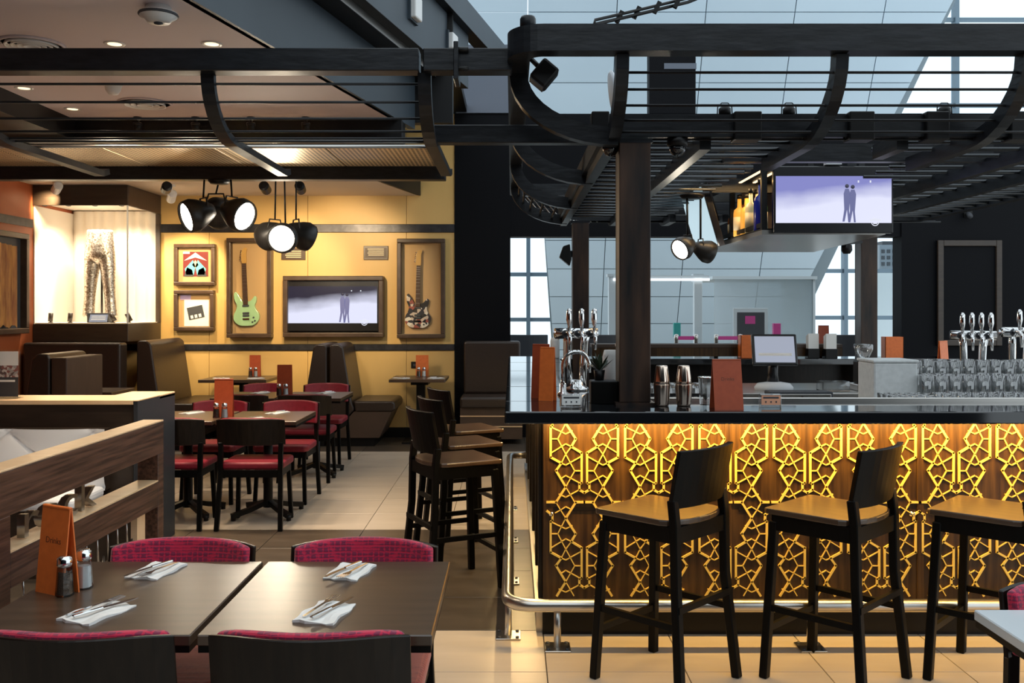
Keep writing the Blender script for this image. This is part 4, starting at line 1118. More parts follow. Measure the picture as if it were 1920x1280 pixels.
# rack of glasses behind the shakers
rk = thing('glass_rack', 'black wire rack of glasses behind the two cocktail shakers', 'rack', (0.95, 5.1, 0.9))
MB().box(0.72, 1.18, 4.95, 5.40, 0.901, 0.93).build('base', 'black', rk, world=True)
for y in (4.95, 5.39): MB().box(0.72, 1.18, y, y + 0.01, 1.10, 1.115).build('rail', 'black', rk, world=True)
for x in (0.72, 1.165):
    for y in (4.95, 5.385): MB().box(x, x + 0.015, y, y + 0.015, 0.93, 1.115).build('post', 'black', rk, world=True)
for i in range(6):
    for j in range(4): glass((0.765 + i * 0.074, 5.0 + j * 0.11, 0.931), 'tall clear glass in the black rack behind the shakers', 'tall glasses behind the shakers', 0.21, 0.034)
# cocktail shakers on the counter
for k, (u, lab) in enumerate(((1241, 'stacked metal cocktail shaker on the counter, left of the pair'), (1282, 'stacked metal cocktail shaker on the counter, right of the pair'))):
    D = 4.40; c = P(u, 757, D)
    t = thing('cocktail_shaker', lab, 'shaker', (c.x, D, ZT), 0, 'cocktail shakers')
    MB().lathe([(0, 0), (0.030, 0), (0.034, 0.01), (0.040, 0.10), (0.0405, 0.102)], 20).build('lower_tin', 'copper', t)
    MB().lathe([(0.0385, 0.10), (0.036, 0.12), (0.028, 0.185), (0.026, 0.19), (0, 0.19)], 20).build('upper_tin', 'copper', t)
D = 4.45; c = P(1323, 750, D)
t = thing('mixing_glass', 'faceted clear mixing glass beside the right shaker', 'glass', (c.x, D, ZT))
MB().lathe([(0, 0), (0.028, 0), (0.03, 0.05), (0.036, 0.13), (0.033, 0.13), (0.026, 0.05), (0, 0.02)], 8, smooth=False).build('cup', 'tumbler', t)
MB().lathe([(0.037, 0.127), (0.0385, 0.131), (0.036, 0.134)], 16).build('rim', 'chrome', t)

# ---- menus, signs and small things on the counter
def menu_stand(loc, rotz, w_, h, label, mat='menu', title=None, group=None, open_=0.05):
    t = thing('menu', label, 'menu', loc, rotz, group)
    for s_ in (-1, 1):
        MB().add([(-w_ / 2, s_ * open_, 0), (w_ / 2, s_ * open_, 0), (w_ / 2, s_ * 0.004, h), (-w_ / 2, s_ * 0.004, h),
                  (-w_ / 2, s_ * (open_ - 0.004), 0), (w_ / 2, s_ * (open_ - 0.004), 0), (w_ / 2, 0, h), (-w_ / 2, 0, h)],
                 [(0, 1, 2, 3), (7, 6, 5, 4), (0, 4, 5, 1), (1, 5, 6, 2), (2, 6, 7, 3), (3, 7, 4, 0)]).build('front_cover' if s_ < 0 else 'back_cover', mat, t)
    MB().box(-w_ / 2, w_ / 2, -0.006, 0.006, h - 0.006, h + 0.002).build('spine', mat, t, bevel=0.002, seg=1)
    if title:
        a = math.atan2(open_ - 0.004, h)
        mtx = Matrix.Translation((0, -open_ * 0.42 - 0.002, h * 0.58)) @ Matrix.Rotation(R(90) - a, 4, 'X')
        text_mesh('title_lettering', title, h * 0.10, 0.0006, 'ink', t, mtx)
    return t
c = P(1362, 768, 4.27)
menu_stand((c.x, 4.27, ZT), R(2), 0.132, 0.225, 'tall brick red menu standing alone on the front counter', 'menu_d', 'Drinks')
c = P(1030, 746, 4.68)
menu_stand((0.178, 4.66, ZT), R(-22), 0.075, 0.265, 'orange menu at the left corner of the counter, front one', 'menu', None, 'menus at the counter corner', 0.03)
menu_stand((0.150, 4.80, ZT), R(-22), 0.090, 0.275, 'brick red menu at the left corner of the counter, back one', 'menu_d', None, 'menus at the counter corner', 0.03)
def block_sign(loc, label, mat):
    t = thing('card_block', label, 'table sign', loc)
    MB().box(-0.05, 0.05, -0.014, 0.014, 0, 0.062).build('acrylic_block', 'tumbler', t, bevel=0.004)
    MB().box(-0.044, 0.044, -0.016, -0.0145, 0.012, 0.056).build('card', mat, t)
    for x in (-0.024, 0, 0.024): MB().box(x - 0.003, x + 0.003, -0.0172, -0.0158, 0.022, 0.030).build('card_mark', 'charcoal', t)
    MB().box(-0.036, 0.036, -0.0172, -0.0158, 0.042, 0.050).build('card_line', 'charcoal', t)
    return t
block_sign((0.275, 4.34, ZT), 'clear block with a cream card on the counter left of the column', 'paper')
block_sign((1.20, 4.34, ZT), 'clear block with a peach card on the counter right of the red menu', 'peach')
t = thing('plant_box', 'square black box on the counter left of the near column', 'box', (0.445, 4.545, ZT))
MB().box(-0.065, 0.065, -0.06, 0.06, 0, 0.108).build('box', 'blackwood', t, bevel=0.004)
MB().box(-0.06, 0.06, -0.055, 0.055, 0.1, 0.109).build('soil', 'charcoal', t)
t = thing('small_plant', 'small dark leafy plant in the square black box', 'plant', (0.425, 4.545, ZT + 0.1095))
MB().lathe([(0.022, 0), (0.028, 0.05), (0.024, 0.05), (0, 0.045)], 12).build('pot', 'black', t)
for k in range(26):
    a = random.uniform(0, 2 * PI); e = random.uniform(0.1, 1.2); l_ = random.uniform(0.05, 0.10)
    d = Vector((math.cos(a) * math.sin(e), math.sin(a) * math.sin(e), math.cos(e)))
    p0 = Vector((0, 0, 0.045)); p1 = p0 + d * l_; s_ = d.cross(Vector((0, 0, 1))).normalized() * 0.013; mid = p0 + d * l_ * 0.62
    n_ = d.cross(s_).normalized() * 0.003
    MB().add([p0, mid + s_, p1, mid - s_, mid + n_], [(0, 1, 4), (1, 2, 4), (2, 3, 4), (3, 0, 4), (0, 3, 2, 1)]).build('leaf', 'leaf', t)
for k, (x, y, z, h) in enumerate(((0.50, 4.70, ZT, 0.25), (0.40, 8.7, ZT, 0.19))):
    t = thing('napkin_roll', ['roll of white napkins behind the plant box', 'stack of white paper napkins on the far left counter'][k], 'napkins', (x, y, z))
    MB().lathe([(0, 0), (0.04, 0), (0.044, 0.01), (0.044, h - 0.03), (0.036, h), (0.016, h), (0.012, h - 0.02), (0, h - 0.02)], 16).build('roll', 'paper', t)
    MB().tube([(0.03, -0.02, h - 0.01), (0.05, -0.03, h + 0.02), (0.02, -0.045, h + 0.03)], 0.012, 6).build('loose_end', 'paper', t)

# ---- beer tap towers
def tap_tower(loc, rotz, label, n, span, h):
    t = thing('beer_tap_tower', label, 'beer tap', loc, rotz)
    MB().lathe([(0.07, 0), (0.07, 0.015), (0.045, 0.03), (0.035, 0.06)], 20).build('base', 'chrome', t)
    for s_ in (-1, 1):
        MB().tube([(s_ * 0.04, 0, 0.02), (s_ * 0.05, 0.01, h * 0.5), (s_ * span * 0.35, 0, h * 0.86), (s_ * span * 0.42, -0.01, h)], 0.022, 10).build('neck', 'chrome', t)
    MB().tube([(-span / 2 - 0.05, 0, h), (span / 2 + 0.05, 0, h)], 0.030, 12).build('cross_bar', 'chrome', t)
    for k in range(n):
        x = -span / 2 + span * k / (n - 1)
        b_ = MB().tube([(x, 0, h), (x, -0.09, h + 0.005), (x, -0.10, h - 0.02), (x, -0.10, h - 0.09)], [0.014, 0.013, 0.011, 0.008], 8).build('tap', 'chrome', t)
        MB().lathe([(0.008, 0), (0.010, 0.03), (0.017, 0.06), (0.015, 0.11), (0.006, 0.125), (0, 0.125)], 10, (x, -0.085, h + 0.015)).build('tap_handle', 'chrome', b_)
        MB().lathe([(0.018, -0.004), (0.021, 0.0), (0.018, 0.004)], 12, (x, -0.03, h), rot=Matrix.Rotation(R(90), 3, 'X')).build('collar', 'charcoal', b_)
    return t
tap_tower((0.36, 5.25, ZT), R(18), 'chrome beer tap tower on the left arm of the counter', 3, 0.15, 0.32)
tap_tower((2.84, 5.75, 0.901), R(-12), 'chrome beer tap tower at the right behind the glasses, left one', 4, 0.16, 0.50)
tap_tower((3.13, 5.75, 0.901), R(14), 'chrome beer tap tower cut by the right edge', 4, 0.16, 0.52)
# swan neck water tap on the left arm
t = thing('bar_tap', 'curved chrome water tap standing at the left of the counter', 'tap', (0.27, 4.95, ZT))
MB().tube([(0, 0, 0), (0, 0, 0.16)] + [(0.07 - 0.07 * math.cos(R(a)), 0, 0.16 + 0.07 * math.sin(R(a))) for a in range(20, 181, 20)] + [(0.14, 0, 0.12)], 0.011, 10).build('spout', 'chrome', t)
MB().lathe([(0.03, 0), (0.03, 0.01), (0.018, 0.02), (0.018, 0.06), (0.011, 0.065)], 14).build('base', 'chrome', t)
MB().tube([(0.0, -0.015, 0.05), (0.0, -0.07, 0.075)], 0.006, 6).build('lever', 'chrome', t)

# ---- till, printer and boxes on the centre cabinet
D = 6.95; c = P(1452, 668, D)
t = thing('till', 'black touch screen till facing the viewer in the middle of the bar', 'till', (c.x, D, 0.96), R(-4))
mm = Matrix.Translation((0, 0, 0.30)) @ Matrix.Rotation(R(-18), 4, 'X')
MB(mm).box(-0.165, 0.165, -0.012, 0.022, -0.12, 0.12).build('screen_housing', 'screenframe', t, bevel=0.008)
MB(mm).box(-0.145, 0.145, -0.015, -0.011, -0.10, 0.10).build('screen', 'pos', t)
MB(mm).box(-0.12, 0.12, -0.0165, -0.014, -0.05, -0.03).build('screen_bar', 'paper', t)
MB().tube([(0, 0.04, 0.0), (0, 0.06, 0.12), (0, 0.02, 0.27)], [0.05, 0.04, 0.035], 10).build('stand', 'screenframe', t)
MB().lathe([(0.14, 0), (0.145, 0.02), (0.12, 0.05), (0.06, 0.06)], 24, (0, 0.02, 0), sy=0.7).build('foot', 'palegrey', t)
t = thing('cash_drawer', 'low steel cash drawer under the till', 'drawer', (c.x + 0.07, 6.62, 0.0))
MB().box(-0.22, 0.22, -0.10, 0.055, 0.86, 0.985).build('body', 'charcoal', t, bevel=0.005)
MB().box(-0.205, 0.205, -0.108, -0.098, 0.875, 0.97).build('drawer_front', 'brushed', t, bevel=0.004)
MB().lathe([(0.012, 0), (0.012, -0.01), (0, -0.012)], 12, (0, -0.108, 0.945), rot=Matrix.Rotation(R(90), 3, 'X')).build('lock', 'chrome', t)
MB().box(-0.2, 0.2, -0.05, 0.05, 0.0, 0.86).build('stand', 'black', t)
def box_holder(loc, w_, d_, h, label, mat):
    t = thing('condiment_box', label, 'box', loc)
    for a in ((-w_ / 2, w_ / 2, -d_ / 2, -d_ / 2 + 0.006), (-w_ / 2, w_ / 2, d_ / 2 - 0.006, d_ / 2), (-w_ / 2, -w_ / 2 + 0.006, -d_ / 2, d_ / 2), (w_ / 2 - 0.006, w_ / 2, -d_ / 2, d_ / 2)):
        MB().box(a[0], a[1], a[2], a[3], 0, h).build('side', mat, t, bevel=0.001, seg=1)
    MB().box(-w_ / 2, w_ / 2, -d_ / 2, d_ / 2, 0, 0.006).build('bottom', mat, t)
    return t
D = 8.70; c = P(1405, 668, D); box_holder((c.x, D - 0.02, ZT), 0.195, 0.12, 0.215, 'square orange menu box behind the till', 'menu')
D = 8.70; c = P(1673, 665, D); box_holder((c.x, D, ZT), 0.17, 0.10, 0.20, 'orange menu box on the rear counter right of the far right column', 'menu')
D = 6.9; c = P(1627, 690, D)
t = thing('coffee_grinder', 'black steel machine with a clear hopper right of the till', 'machine', (c.x, 6.95, 0.96))
MB().box(-0.09, 0.09, -0.10, 0.10, 0, 0.05).build('base', 'brushed', t, bevel=0.006)
MB().box(-0.06, 0.06, -0.02, 0.09, 0.05, 0.22).build('body', 'black', t, bevel=0.01)
MB().lathe([(0.03, 0.22), (0.07, 0.30), (0.07, 0.34), (0, 0.345)], 16, (0, 0.03, 0)).build('hopper', 'tumbler', t)
MB().tube([(0, -0.02, 0.15), (0, -0.08, 0.14)], 0.014, 8).build('spout', 'chrome', t)
D = 6.9; c = P(1562, 700, D)
t = thing('card_tray', 'small gold and glass tray on the cabinet right of the till', 'tray', (c.x, D, 0.961))
MB().box(-0.10, 0.10, -0.07, 0.07, 0, 0.006).build('tray_base', 'copper', t)
for a in ((-0.10, 0.10, -0.07, -0.064), (-0.10, 0.10, 0.064, 0.07), (-0.10, -0.094, -0.07, 0.07), (0.094, 0.10, -0.07, 0.07)):
    MB().box(a[0], a[1], a[2], a[3], 0, 0.07).build('tray_side', 'tumbler', t)
# things on the rear counter seen against the window
D = 8.72
for k, (u, lab) in enumerate(((1523, 'white napkin dispenser on the rear counter right of the till'), (1552, 'second white napkin dispenser beside the red menu on the rear counter'))):
    c = P(u, 660, D)
    t = thing('napkin_dispenser', lab, 'napkins', (c.x, D - 0.06 * k, ZT), 0, 'napkin dispensers on the rear counter')
    MB().box(-0.055, 0.055, -0.05, 0.05, 0, 0.09).build('holder', 'black', t, bevel=0.004)
    for i in range(5): MB().box(-0.048, 0.048, -0.04 + i * 0.016, -0.028 + i * 0.016, 0.02, 0.23 - 0.006 * i).build('napkin_stack', 'paper', t)
c = P(1544, 650, 8.95)
menu_stand((c.x, 8.95, ZT), 0, 0.10, 0.30, 'brick red menu on the rear counter between napkins and column', 'menu_d', None, None, 0.03)
c = P(1768, 682, 6.6)
menu_stand((3.14, 6.80, 0.96), R(40), 0.12, 0.37, 'pinkish orange menu standing before the framed black panel', 'menu', None, None, 0.03)
for k, (u, lab) in enumerate(((1697, 'small clear bottle with a silver top near the glass drainer'), (1728, 'small clear bottle left of the pinkish menu'))):
    c = P(u, 680, 6.9)
    t = thing('oil_bottle', lab, 'bottle', (c.x, 6.9, 0.96))
    MB().lathe([(0, 0), (0.03, 0), (0.03, 0.09), (0.012, 0.13), (0.012, 0.16), (0, 0.16)], 12).build('glass_body', 'tumbler', t)
    MB().lathe([(0.014, 0.155), (0.014, 0.19), (0.004, 0.20), (0, 0.21)], 10).build('cap', 'chrome', t)
for k, (u, lab) in enumerate(((992, 'dark low chair back seen beyond the far left counter'), (1140, 'dark low chair back seen between the two columns'), (1585, 'grey low chair back seen beyond the rear counter at right'))):
    c = P(u, 640, 12.4)
    t = thing('lounge_chair', lab, 'chair', (c.x, 12.4, 0), 0, 'lounge chairs beyond the window')
    MB().arc_panel(0.26, 0.2, 0.05, 0.45, 1.22, 0.06, 8, 0.05).build('backrest', 'charcoal', t, bevel=0.01)
    MB().box(-0.25, 0.25, 0.2, 0.68, 0.60, 0.68).build('seat', 'charcoal', t, bevel=0.02)
    for sx in (-0.22, 0.22):
        for y in (0.24, 0.64): MB().box(sx - 0.02, sx + 0.02, y - 0.02, y + 0.02, 0, 0.6).build('leg', 'black', t)
# ================================================================ TABLES AND CHAIRS
def make_table(label, topmat='tabletop', w_=0.586, d_=0.68, group=None):
    t = thing('dining_table', label, 'table', group=group)
    MB().box(-w_ / 2, w_ / 2, -d_ / 2, d_ / 2, 0.722, 0.75).build('table_top', topmat, t, bevel=0.003, seg=1)
    MB().box(-w_ / 2 + 0.003, w_ / 2 - 0.003, -d_ / 2 + 0.003, d_ / 2 - 0.003, 0.705, 0.722).build('top_edge', 'blackwood', t)
    MB().box(-0.14, 0.14, -0.14, 0.14, 0.695, 0.705).build('spider_plate', 'black', t)
    MB().lathe([(0.038, 0.06), (0.036, 0.10), (0.034, 0.696)], 14).build('pedestal', 'black', t)
    for a in (45, 135, 225, 315):
        d = Vector((math.cos(R(a)), math.sin(R(a)) * 1.0, 0))
        MB().sweep([d * 0.02 + Vector((0, 0, 0.10)), d * 0.16 + Vector((0, 0, 0.06)), d * 0.30 + Vector((0, 0, 0.035))], 0.04, 0.035, d.cross(Vector((0, 0, 1)))).build('foot', 'black', t)
        MB().lathe([(0.018, 0.0), (0.018, 0.04), (0.0, 0.04)], 10, d * 0.29).build('glide', 'black', t)
    return t
def make_chair(label, seat='red', pad='red'):
    t = thing('dining_chair', label, 'chair')
    for sx in (-1, 1):
        MB().sweep([(sx * 0.20, 0.20, 0), (sx * 0.185, 0.17, 0.41)], 0.03, 0.03, (1, 0, 0)).build('leg', 'blackwood', t, bevel=0.003, seg=1)
        MB().sweep([(sx * 0.225, -0.235, 0), (sx * 0.212, -0.175, 0.41), (sx * 0.212, -0.175, 0.52), (sx * 0.214, -0.168, 0.615)], 0.032, 0.032, (1, 0, 0)).build('back_leg', 'blackwood', t, bevel=0.003, seg=1)
        MB().bar((sx * 0.195, 0.17, 0.395), (sx * 0.205, -0.18, 0.395), 0.022, 0.05).build('seat_rail', 'blackwood', t)
    MB().bar((-0.185, 0.172, 0.395), (0.185, 0.172, 0.395), 0.022, 0.05).build('seat_rail', 'blackwood', t)
    MB().bar((-0.2, -0.178, 0.395), (0.2, -0.178, 0.395), 0.022, 0.05).build('seat_rail', 'blackwood', t)
    poly = [(-0.20, 0.215), (0.20, 0.215), (0.225, 0.18), (0.225, -0.14), (0.20, -0.175), (-0.20, -0.175), (-0.225, -0.14), (-0.225, 0.18)]
    MB().prism(poly, 0.42, 0.475, 'z').build('seat', seat, t, bevel=0.018, seg=3)
    MB().arc_panel(0.245, -0.155, 0.075, 0.60, 0.79, 0.014, 12, lean=0.03, top_round=0.012).build('back_shell', 'darkwood', t, bevel=0.003, seg=1)
    MB().arc_panel(0.232, -0.140, 0.073, 0.612, 0.797, 0.030, 12, lean=0.03, top_round=0.018).build('back_pad', pad, t, bevel=0.010, seg=3)
    return t
tb0 = make_table('brown two-person table in the foreground, right of the seam')
tb0.location = (-0.492, 2.662, 0); tb0['group'] = 'foreground table pair'
dup(tb0, (-1.094, 2.662, 0), 0, 'brown two-person table in the foreground against the walnut screen', 'foreground table pair')
XT1, XT0 = -1.855, -2.445
dup(tb0, (XT1, 7.10, 0), 0, 'brown table of the middle row, right one of the pair', 'middle row tables')
dup(tb0, (XT0 - 0.02, 7.10, 0), 0, 'brown table of the middle row, left one of the pair', 'middle row tables')
dup(tb0, (XT1, 8.85, 0), 0, 'brown table of the far row, right one of the pair', 'far row tables')
dup(tb0, (XT0 - 0.02, 8.85, 0), 0, 'brown table of the far row, left one of the pair', 'far row tables')
tp = make_table('table at the bottom right corner, pale sky reflection painted on its top', 'table_sky_sheen')
tp.location = (1.54, 2.18, 0)
ch0 = make_chair('chair with magenta patterned back beyond the foreground table, at its right half', 'orangefab', 'magenta')
ch0.location = (-0.487, 2.905, 0); ch0.rotation_euler = (0, 0, PI); ch0['group'] = 'chairs at the foreground table'
dup(ch0, (-1.09, 2.905, 0), PI, 'chair with magenta patterned back beyond the foreground table, next to the walnut screen', 'chairs at the foreground table')
dup(ch0, (-0.487, 2.425, 0), R(0), 'chair seen from behind at the bottom edge, right of the two', 'chairs at the foreground table')
dup(ch0, (-1.055, 2.425, 0), R(0), 'chair seen from behind at the bottom left corner', 'chairs at the foreground table')
dup(ch0, (1.60, 2.42, 0), PI, 'chair with magenta back beyond the pale table at the right edge', 'chairs at the pale table')
rc0 = make_chair('dark chair with red seat, seen from behind at the right table of the middle row')
rc0.location = (XT1, 6.80, 0); rc0['group'] = 'red seated chairs'
for x, y, rz, lab in ((XT0 + 0.02, 6.80, 0, 'dark chair with red seat, seen from behind at the left table of the middle row'),
                      (XT1, 7.66, PI, 'red-backed chair facing the viewer at the right table of the middle row'),
                      (XT0, 7.66, PI, 'red-backed chair facing the viewer at the left table of the middle row'),
                      (XT1 - 0.02, 8.62, 0, 'dark chair with red seat, seen from behind at the right table of the far row'),
                      (XT0, 8.62, 0, 'dark chair with red seat, seen from behind at the left table of the far row'),
                      (XT1 - 0.06, 9.48, PI, 'red-backed chair facing the viewer at the right table of the far row'),
                      (XT0 - 0.1, 9.48, PI, 'red-backed chair facing the viewer at the left table of the far row')):
    dup(rc0, (x, y, 0), rz, lab, 'red seated chairs')

# ---- place settings
def make_napkin():
    o = MB()
    vs = []; nx, ny = 6, 8
    for k, zz in enumerate((0.0, 0.0025)):
        for j in range(ny + 1):
            for i in range(nx + 1):
                x = -0.055 + 0.11 * i / nx; y = -0.085 + 0.17 * j / ny
                x += 0.004 * math.sin(j * 1.3 + (i > 3)); y += 0.004 * math.sin(i * 2.1)
                z = zz + (0.003 * (1 + math.sin(i * 1.1 + j * 0.7)) if k else 0)
                vs.append((x, y, z))
    n1 = (nx + 1) * (ny + 1); fs = []
    for k in range(2):
        for j in range(ny):
            for i in range(nx):
                a = k * n1 + j * (nx + 1) + i; q = (a, a + 1, a + nx + 2, a + nx + 1)
                fs.append(q if k else q[::-1])
    per = [i for i in range(nx + 1)] + [(j + 1) * (nx + 1) - 1 for j in range(1, ny + 1)] + [ny * (nx + 1) + i for i in range(nx - 1, -1, -1)] + [j * (nx + 1) for j in range(ny - 1, 0, -1)]
    for a, b in zip(per, per[1:] + per[:1]): fs.append((a, b, b + n1, a + n1))
    return o.add(vs, fs, False).build('napkin', 'paper')
nap0 = fork0 = knife0 = None
def setting(x, y, z, rz, where, sk=-0.22):
    global nap0, fork0, knife0
    if nap0 is None:
        nap0 = tag(make_napkin(), '', 'napkin'); nap = nap0
        fork0 = thing('fork', '', 'fork')
        MB().sweep([(0, -0.085, 0.004), (0, -0.03, 0.006), (0, 0.025, 0.007)], 0.009, 0.003, (1, 0, 0)).build('handle', 'chrome', fork0)
        MB().prism([(-0.004, 0.024), (0.004, 0.024), (0.012, 0.05), (-0.012, 0.05)], 0.005, 0.008, 'z').build('head', 'chrome', fork0)
        for i in range(4): MB().bar((-0.010 + i * 0.0067, 0.048, 0.0065), (-0.010 + i * 0.0067, 0.092, 0.009), 0.0032, 0.002).build('tine', 'chrome', fork0)
        knife0 = thing('knife', '', 'knife')
        MB().sweep([(0, -0.095, 0.006), (0, -0.01, 0.007)], 0.012, 0.006, (1, 0, 0)).build('handle', 'chrome', knife0, bevel=0.002, seg=1)
        MB().prism([(-0.007, -0.01), (0.007, -0.01), (0.008, 0.06), (0.002, 0.095), (-0.007, 0.09)], 0.006, 0.0075, 'z').build('blade', 'chrome', knife0)
        fk, kn = fork0, knife0
    else:
        nap = nap0.copy(); COL.objects.link(nap)
        fk = dup(fork0, (0, 0, 0)); kn = dup(knife0, (0, 0, 0))
    for o, dx, dy, dz, dr, nm in ((nap, 0, 0, 0.0003, sk, 'white paper napkin'), (fk, -0.018, 0.02, 0.008, sk - 0.10, 'steel fork on the napkin'), (kn, 0.018, 0.012, 0.008, sk - 0.22, 'steel knife on the napkin')):
        c, s_ = math.cos(rz), math.sin(rz)
        o.location = (x + c * dx - s_ * dy, y + s_ * dx + c * dy, z + dz); o.rotation_euler = (0, 0, rz + dr)
        o['label'] = '%s %s' % (nm, where); o['group'] = {'white': 'paper napkins on the tables'}.get(nm.split()[0], 'cutlery on the napkins')
for x, y, rz, w_ in ((-1.104, 2.487, 0, 'nearest the viewer beside the salt and pepper'), (-1.100, 2.885, PI, 'at the far side of the foreground table, left'),
                     (-0.497, 2.487, 0, 'nearest the viewer on the right foreground table'), (-0.500, 2.875, PI, 'at the far side of the foreground table, right')):
    setting(x, y, 0.75, rz, w_, -0.38 if rz == 0 and x < -1 else -0.22)
for x, y, rz, w_ in ((XT1 - 0.05, 6.90, 0, 'on the near side of the right middle-row table'), (XT1 + 0.02, 7.30, PI, 'on the far side of the right middle-row table'),
                     (XT0 - 0.15, 6.90, 0, 'on the near side of the left middle-row table'), (XT0 - 0.06, 7.30, PI, 'on the far side of the left middle-row table'),
                     (XT1, 8.66, 0, 'on the near side of the right far-row table'), (XT1 + 0.05, 9.05, PI, 'on the far side of the right far-row table'),
                     (XT0, 8.66, 0, 'on the near side of the left far-row table'), (XT0, 9.05, PI, 'on the far side of the left far-row table')):
    setting(x, y, 0.75, rz, w_, -0.5)

def shaker(loc, fill, label, s_=1.0, group='salt and pepper shakers'):
    t = thing('salt_shaker' if fill == 'salt' else 'pepper_shaker', label, 'shaker', loc, 0.3, group)
    MB().lathe([(0, 0), (0.024 * s_, 0), (0.025 * s_, 0.004), (0.019 * s_, 0.085 * s_)], 8, smooth=False).build('glass_jar', 'glass', t)
    MB().lathe([(0, 0.004), (0.021 * s_, 0.005), (0.0175 * s_, 0.066 * s_), (0, 0.067 * s_)], 8, smooth=False).build('contents', fill, t)
    MB().lathe([(0.0195 * s_, 0.082 * s_), (0.021 * s_, 0.088 * s_), (0.020 * s_, 0.108 * s_), (0.012 * s_, 0.114 * s_), (0, 0.115 * s_)], 16).build('steel_lid', 'chrome', t)
    return t
def cruet(x, y, z, where, mat='menu_d', rz=0.0, w_=0.14, h=0.285):
    menu_stand((x, y, z), rz, w_, h, '%s menu standing %s' % ('brick red' if mat == 'menu_d' else 'orange', where), mat, None, 'menus on the dining tables', 0.022)
    shaker((x - 0.035, y - 0.075, z), 'pepper', 'pepper shaker before the menu %s' % where)
    shaker((x + 0.028, y - 0.080, z), 'salt', 'salt shaker before the menu %s' % where)
# foreground menu and shakers
menu_stand((-1.305, 2.68, 0.75), R(-28), 0.118, 0.245, 'orange drinks menu standing on the foreground table beside the walnut screen', 'menu', 'Drinks', None, 0.028)
shaker((-1.268, 2.645, 0.75), 'pepper', 'glass pepper shaker with steel lid on the foreground table')
shaker((-1.245, 2.715, 0.75), 'salt', 'glass salt shaker with steel lid on the foreground table')
cruet(XT0 + 0.27, 7.05, 0.75, 'between the middle row tables')
cruet(XT0 + 0.29, 8.85, 0.75, 'between the far row tables', 'menu_d')

# ================================================================ WALNUT SCREEN left of the foreground table
SX0, SX1 = -1.535, -1.450
sc = thing('walnut_screen', 'low walnut screen with open slots beside the foreground table', 'partition', (-1.49, 3.2, 0))
Y0, Y1 = 2.60, 3.885
MB().box(SX0, SX1, Y0, Y1, 0.965, 1.095).build('top_plank', 'walnut', sc, bevel=0.002, seg=1, world=True)
MB().box(SX0, SX1, Y0, Y1, 1.0955, 1.102).build('top_lipping', 'oakedge', sc, bevel=0.0015, seg=1, world=True)
MB().box(SX0, SX1, Y0 + 0.10, Y1 - 0.06, 0.752, 0.855).build('middle_plank', 'walnut', sc, bevel=0.002, seg=1, world=True)
MB().box(SX0, SX1, Y0 + 0.10, Y1 - 0.06, 0.8555, 0.861).build('middle_lipping', 'oakedge', sc, world=True)
MB().box(SX0, SX1, Y0, Y0 + 0.10, 0.0, 0.965).build('near_post', 'walnut', sc, bevel=0.002, seg=1, world=True)
MB().box(SX0, SX1, Y1 - 0.06, Y1, 0.0, 0.965).build('far_post', 'walnut', sc, bevel=0.002, seg=1, world=True)
MB().box(SX0, SX1, Y0 + 0.10, Y1 - 0.06, 0.06, 0.16).build('bottom_plank', 'walnut', sc, bevel=0.002, seg=1, world=True)
MB().box(SX0 + 0.03, SX1 - 0.03, Y1 - 0.20, Y1 - 0.12, 0.16, 0.752).build('inner_post', 'oakedge', sc, world=True)
wx = (SX0 + SX1) / 2
for k in range(12):
    y = Y0 + 0.16 + k * 0.085
    z = [0.752, 0.62, 0.70, 0.56]
    MB().tube([(wx, y, 0.752), (wx, y + 0.02, 0.60), (wx, y + 0.055, 0.66), (wx, y + 0.07, 0.48), (wx, y + 0.03, 0.38), (wx, y + 0.05, 0.16)], 0.0035, 5).build('wire', 'brushed', sc, world=True)
mtx = Matrix.Translation((wx, 3.16, 0.866)) @ Matrix.Rotation(R(90), 4, 'Z') @ Matrix.Rotation(R(90), 4, 'X')
lt = thing('metal_letters', 'standing metal letters in the slot of the walnut screen', 'letters', (wx, 3.16, 0.866))
tm = text_mesh('letters', 'rock', 0.155, 0.012, 'brushed', lt, Matrix.Translation((0, -0.09, 0)) @ Matrix.Diagonal((1, 1.75, 1, 1)) @ Matrix.Translation((-wx, -3.16, -0.866)) @ mtx)
# ================================================================ BOOTH WALL with white tufted back
bw = thing('booth_wall', 'dark low booth wall with a pale wooden cap', 'partition', (-3.8, 6.0, 0))
BWX = -2.37
MB().box(-5.3, BWX - 0.0, 5.86, 6.16, 0.0, 0.965).build('front_panel', 'casewood', bw, world=True)
MB().box(BWX - 0.25, BWX, 6.162, 6.46, 0.0, 0.965).build('end_panel', 'casewood', bw, world=True)
MB().box(BWX, BWX + 0.03, 5.84, 6.48, 0.0, 0.985).build('end_cheek', 'cheek', bw, bevel=0.003, seg=1, world=True)
MB().box(-5.3, BWX, 5.835, 6.20, 0.965, 0.992).build('front_cap', 'oakedge', bw, bevel=0.002, seg=1, world=True)
MB().box(BWX - 0.27, BWX + 0.03, 6.202, 6.48, 0.965, 0.992).build('end_cap', 'oakedge', bw, bevel=0.002, seg=1, world=True)
MB().box(BWX + 0.0005, BWX + 0.031, 5.835, 6.20, 0.986, 0.992).build('cap_lip', 'oakedge', bw, world=True)
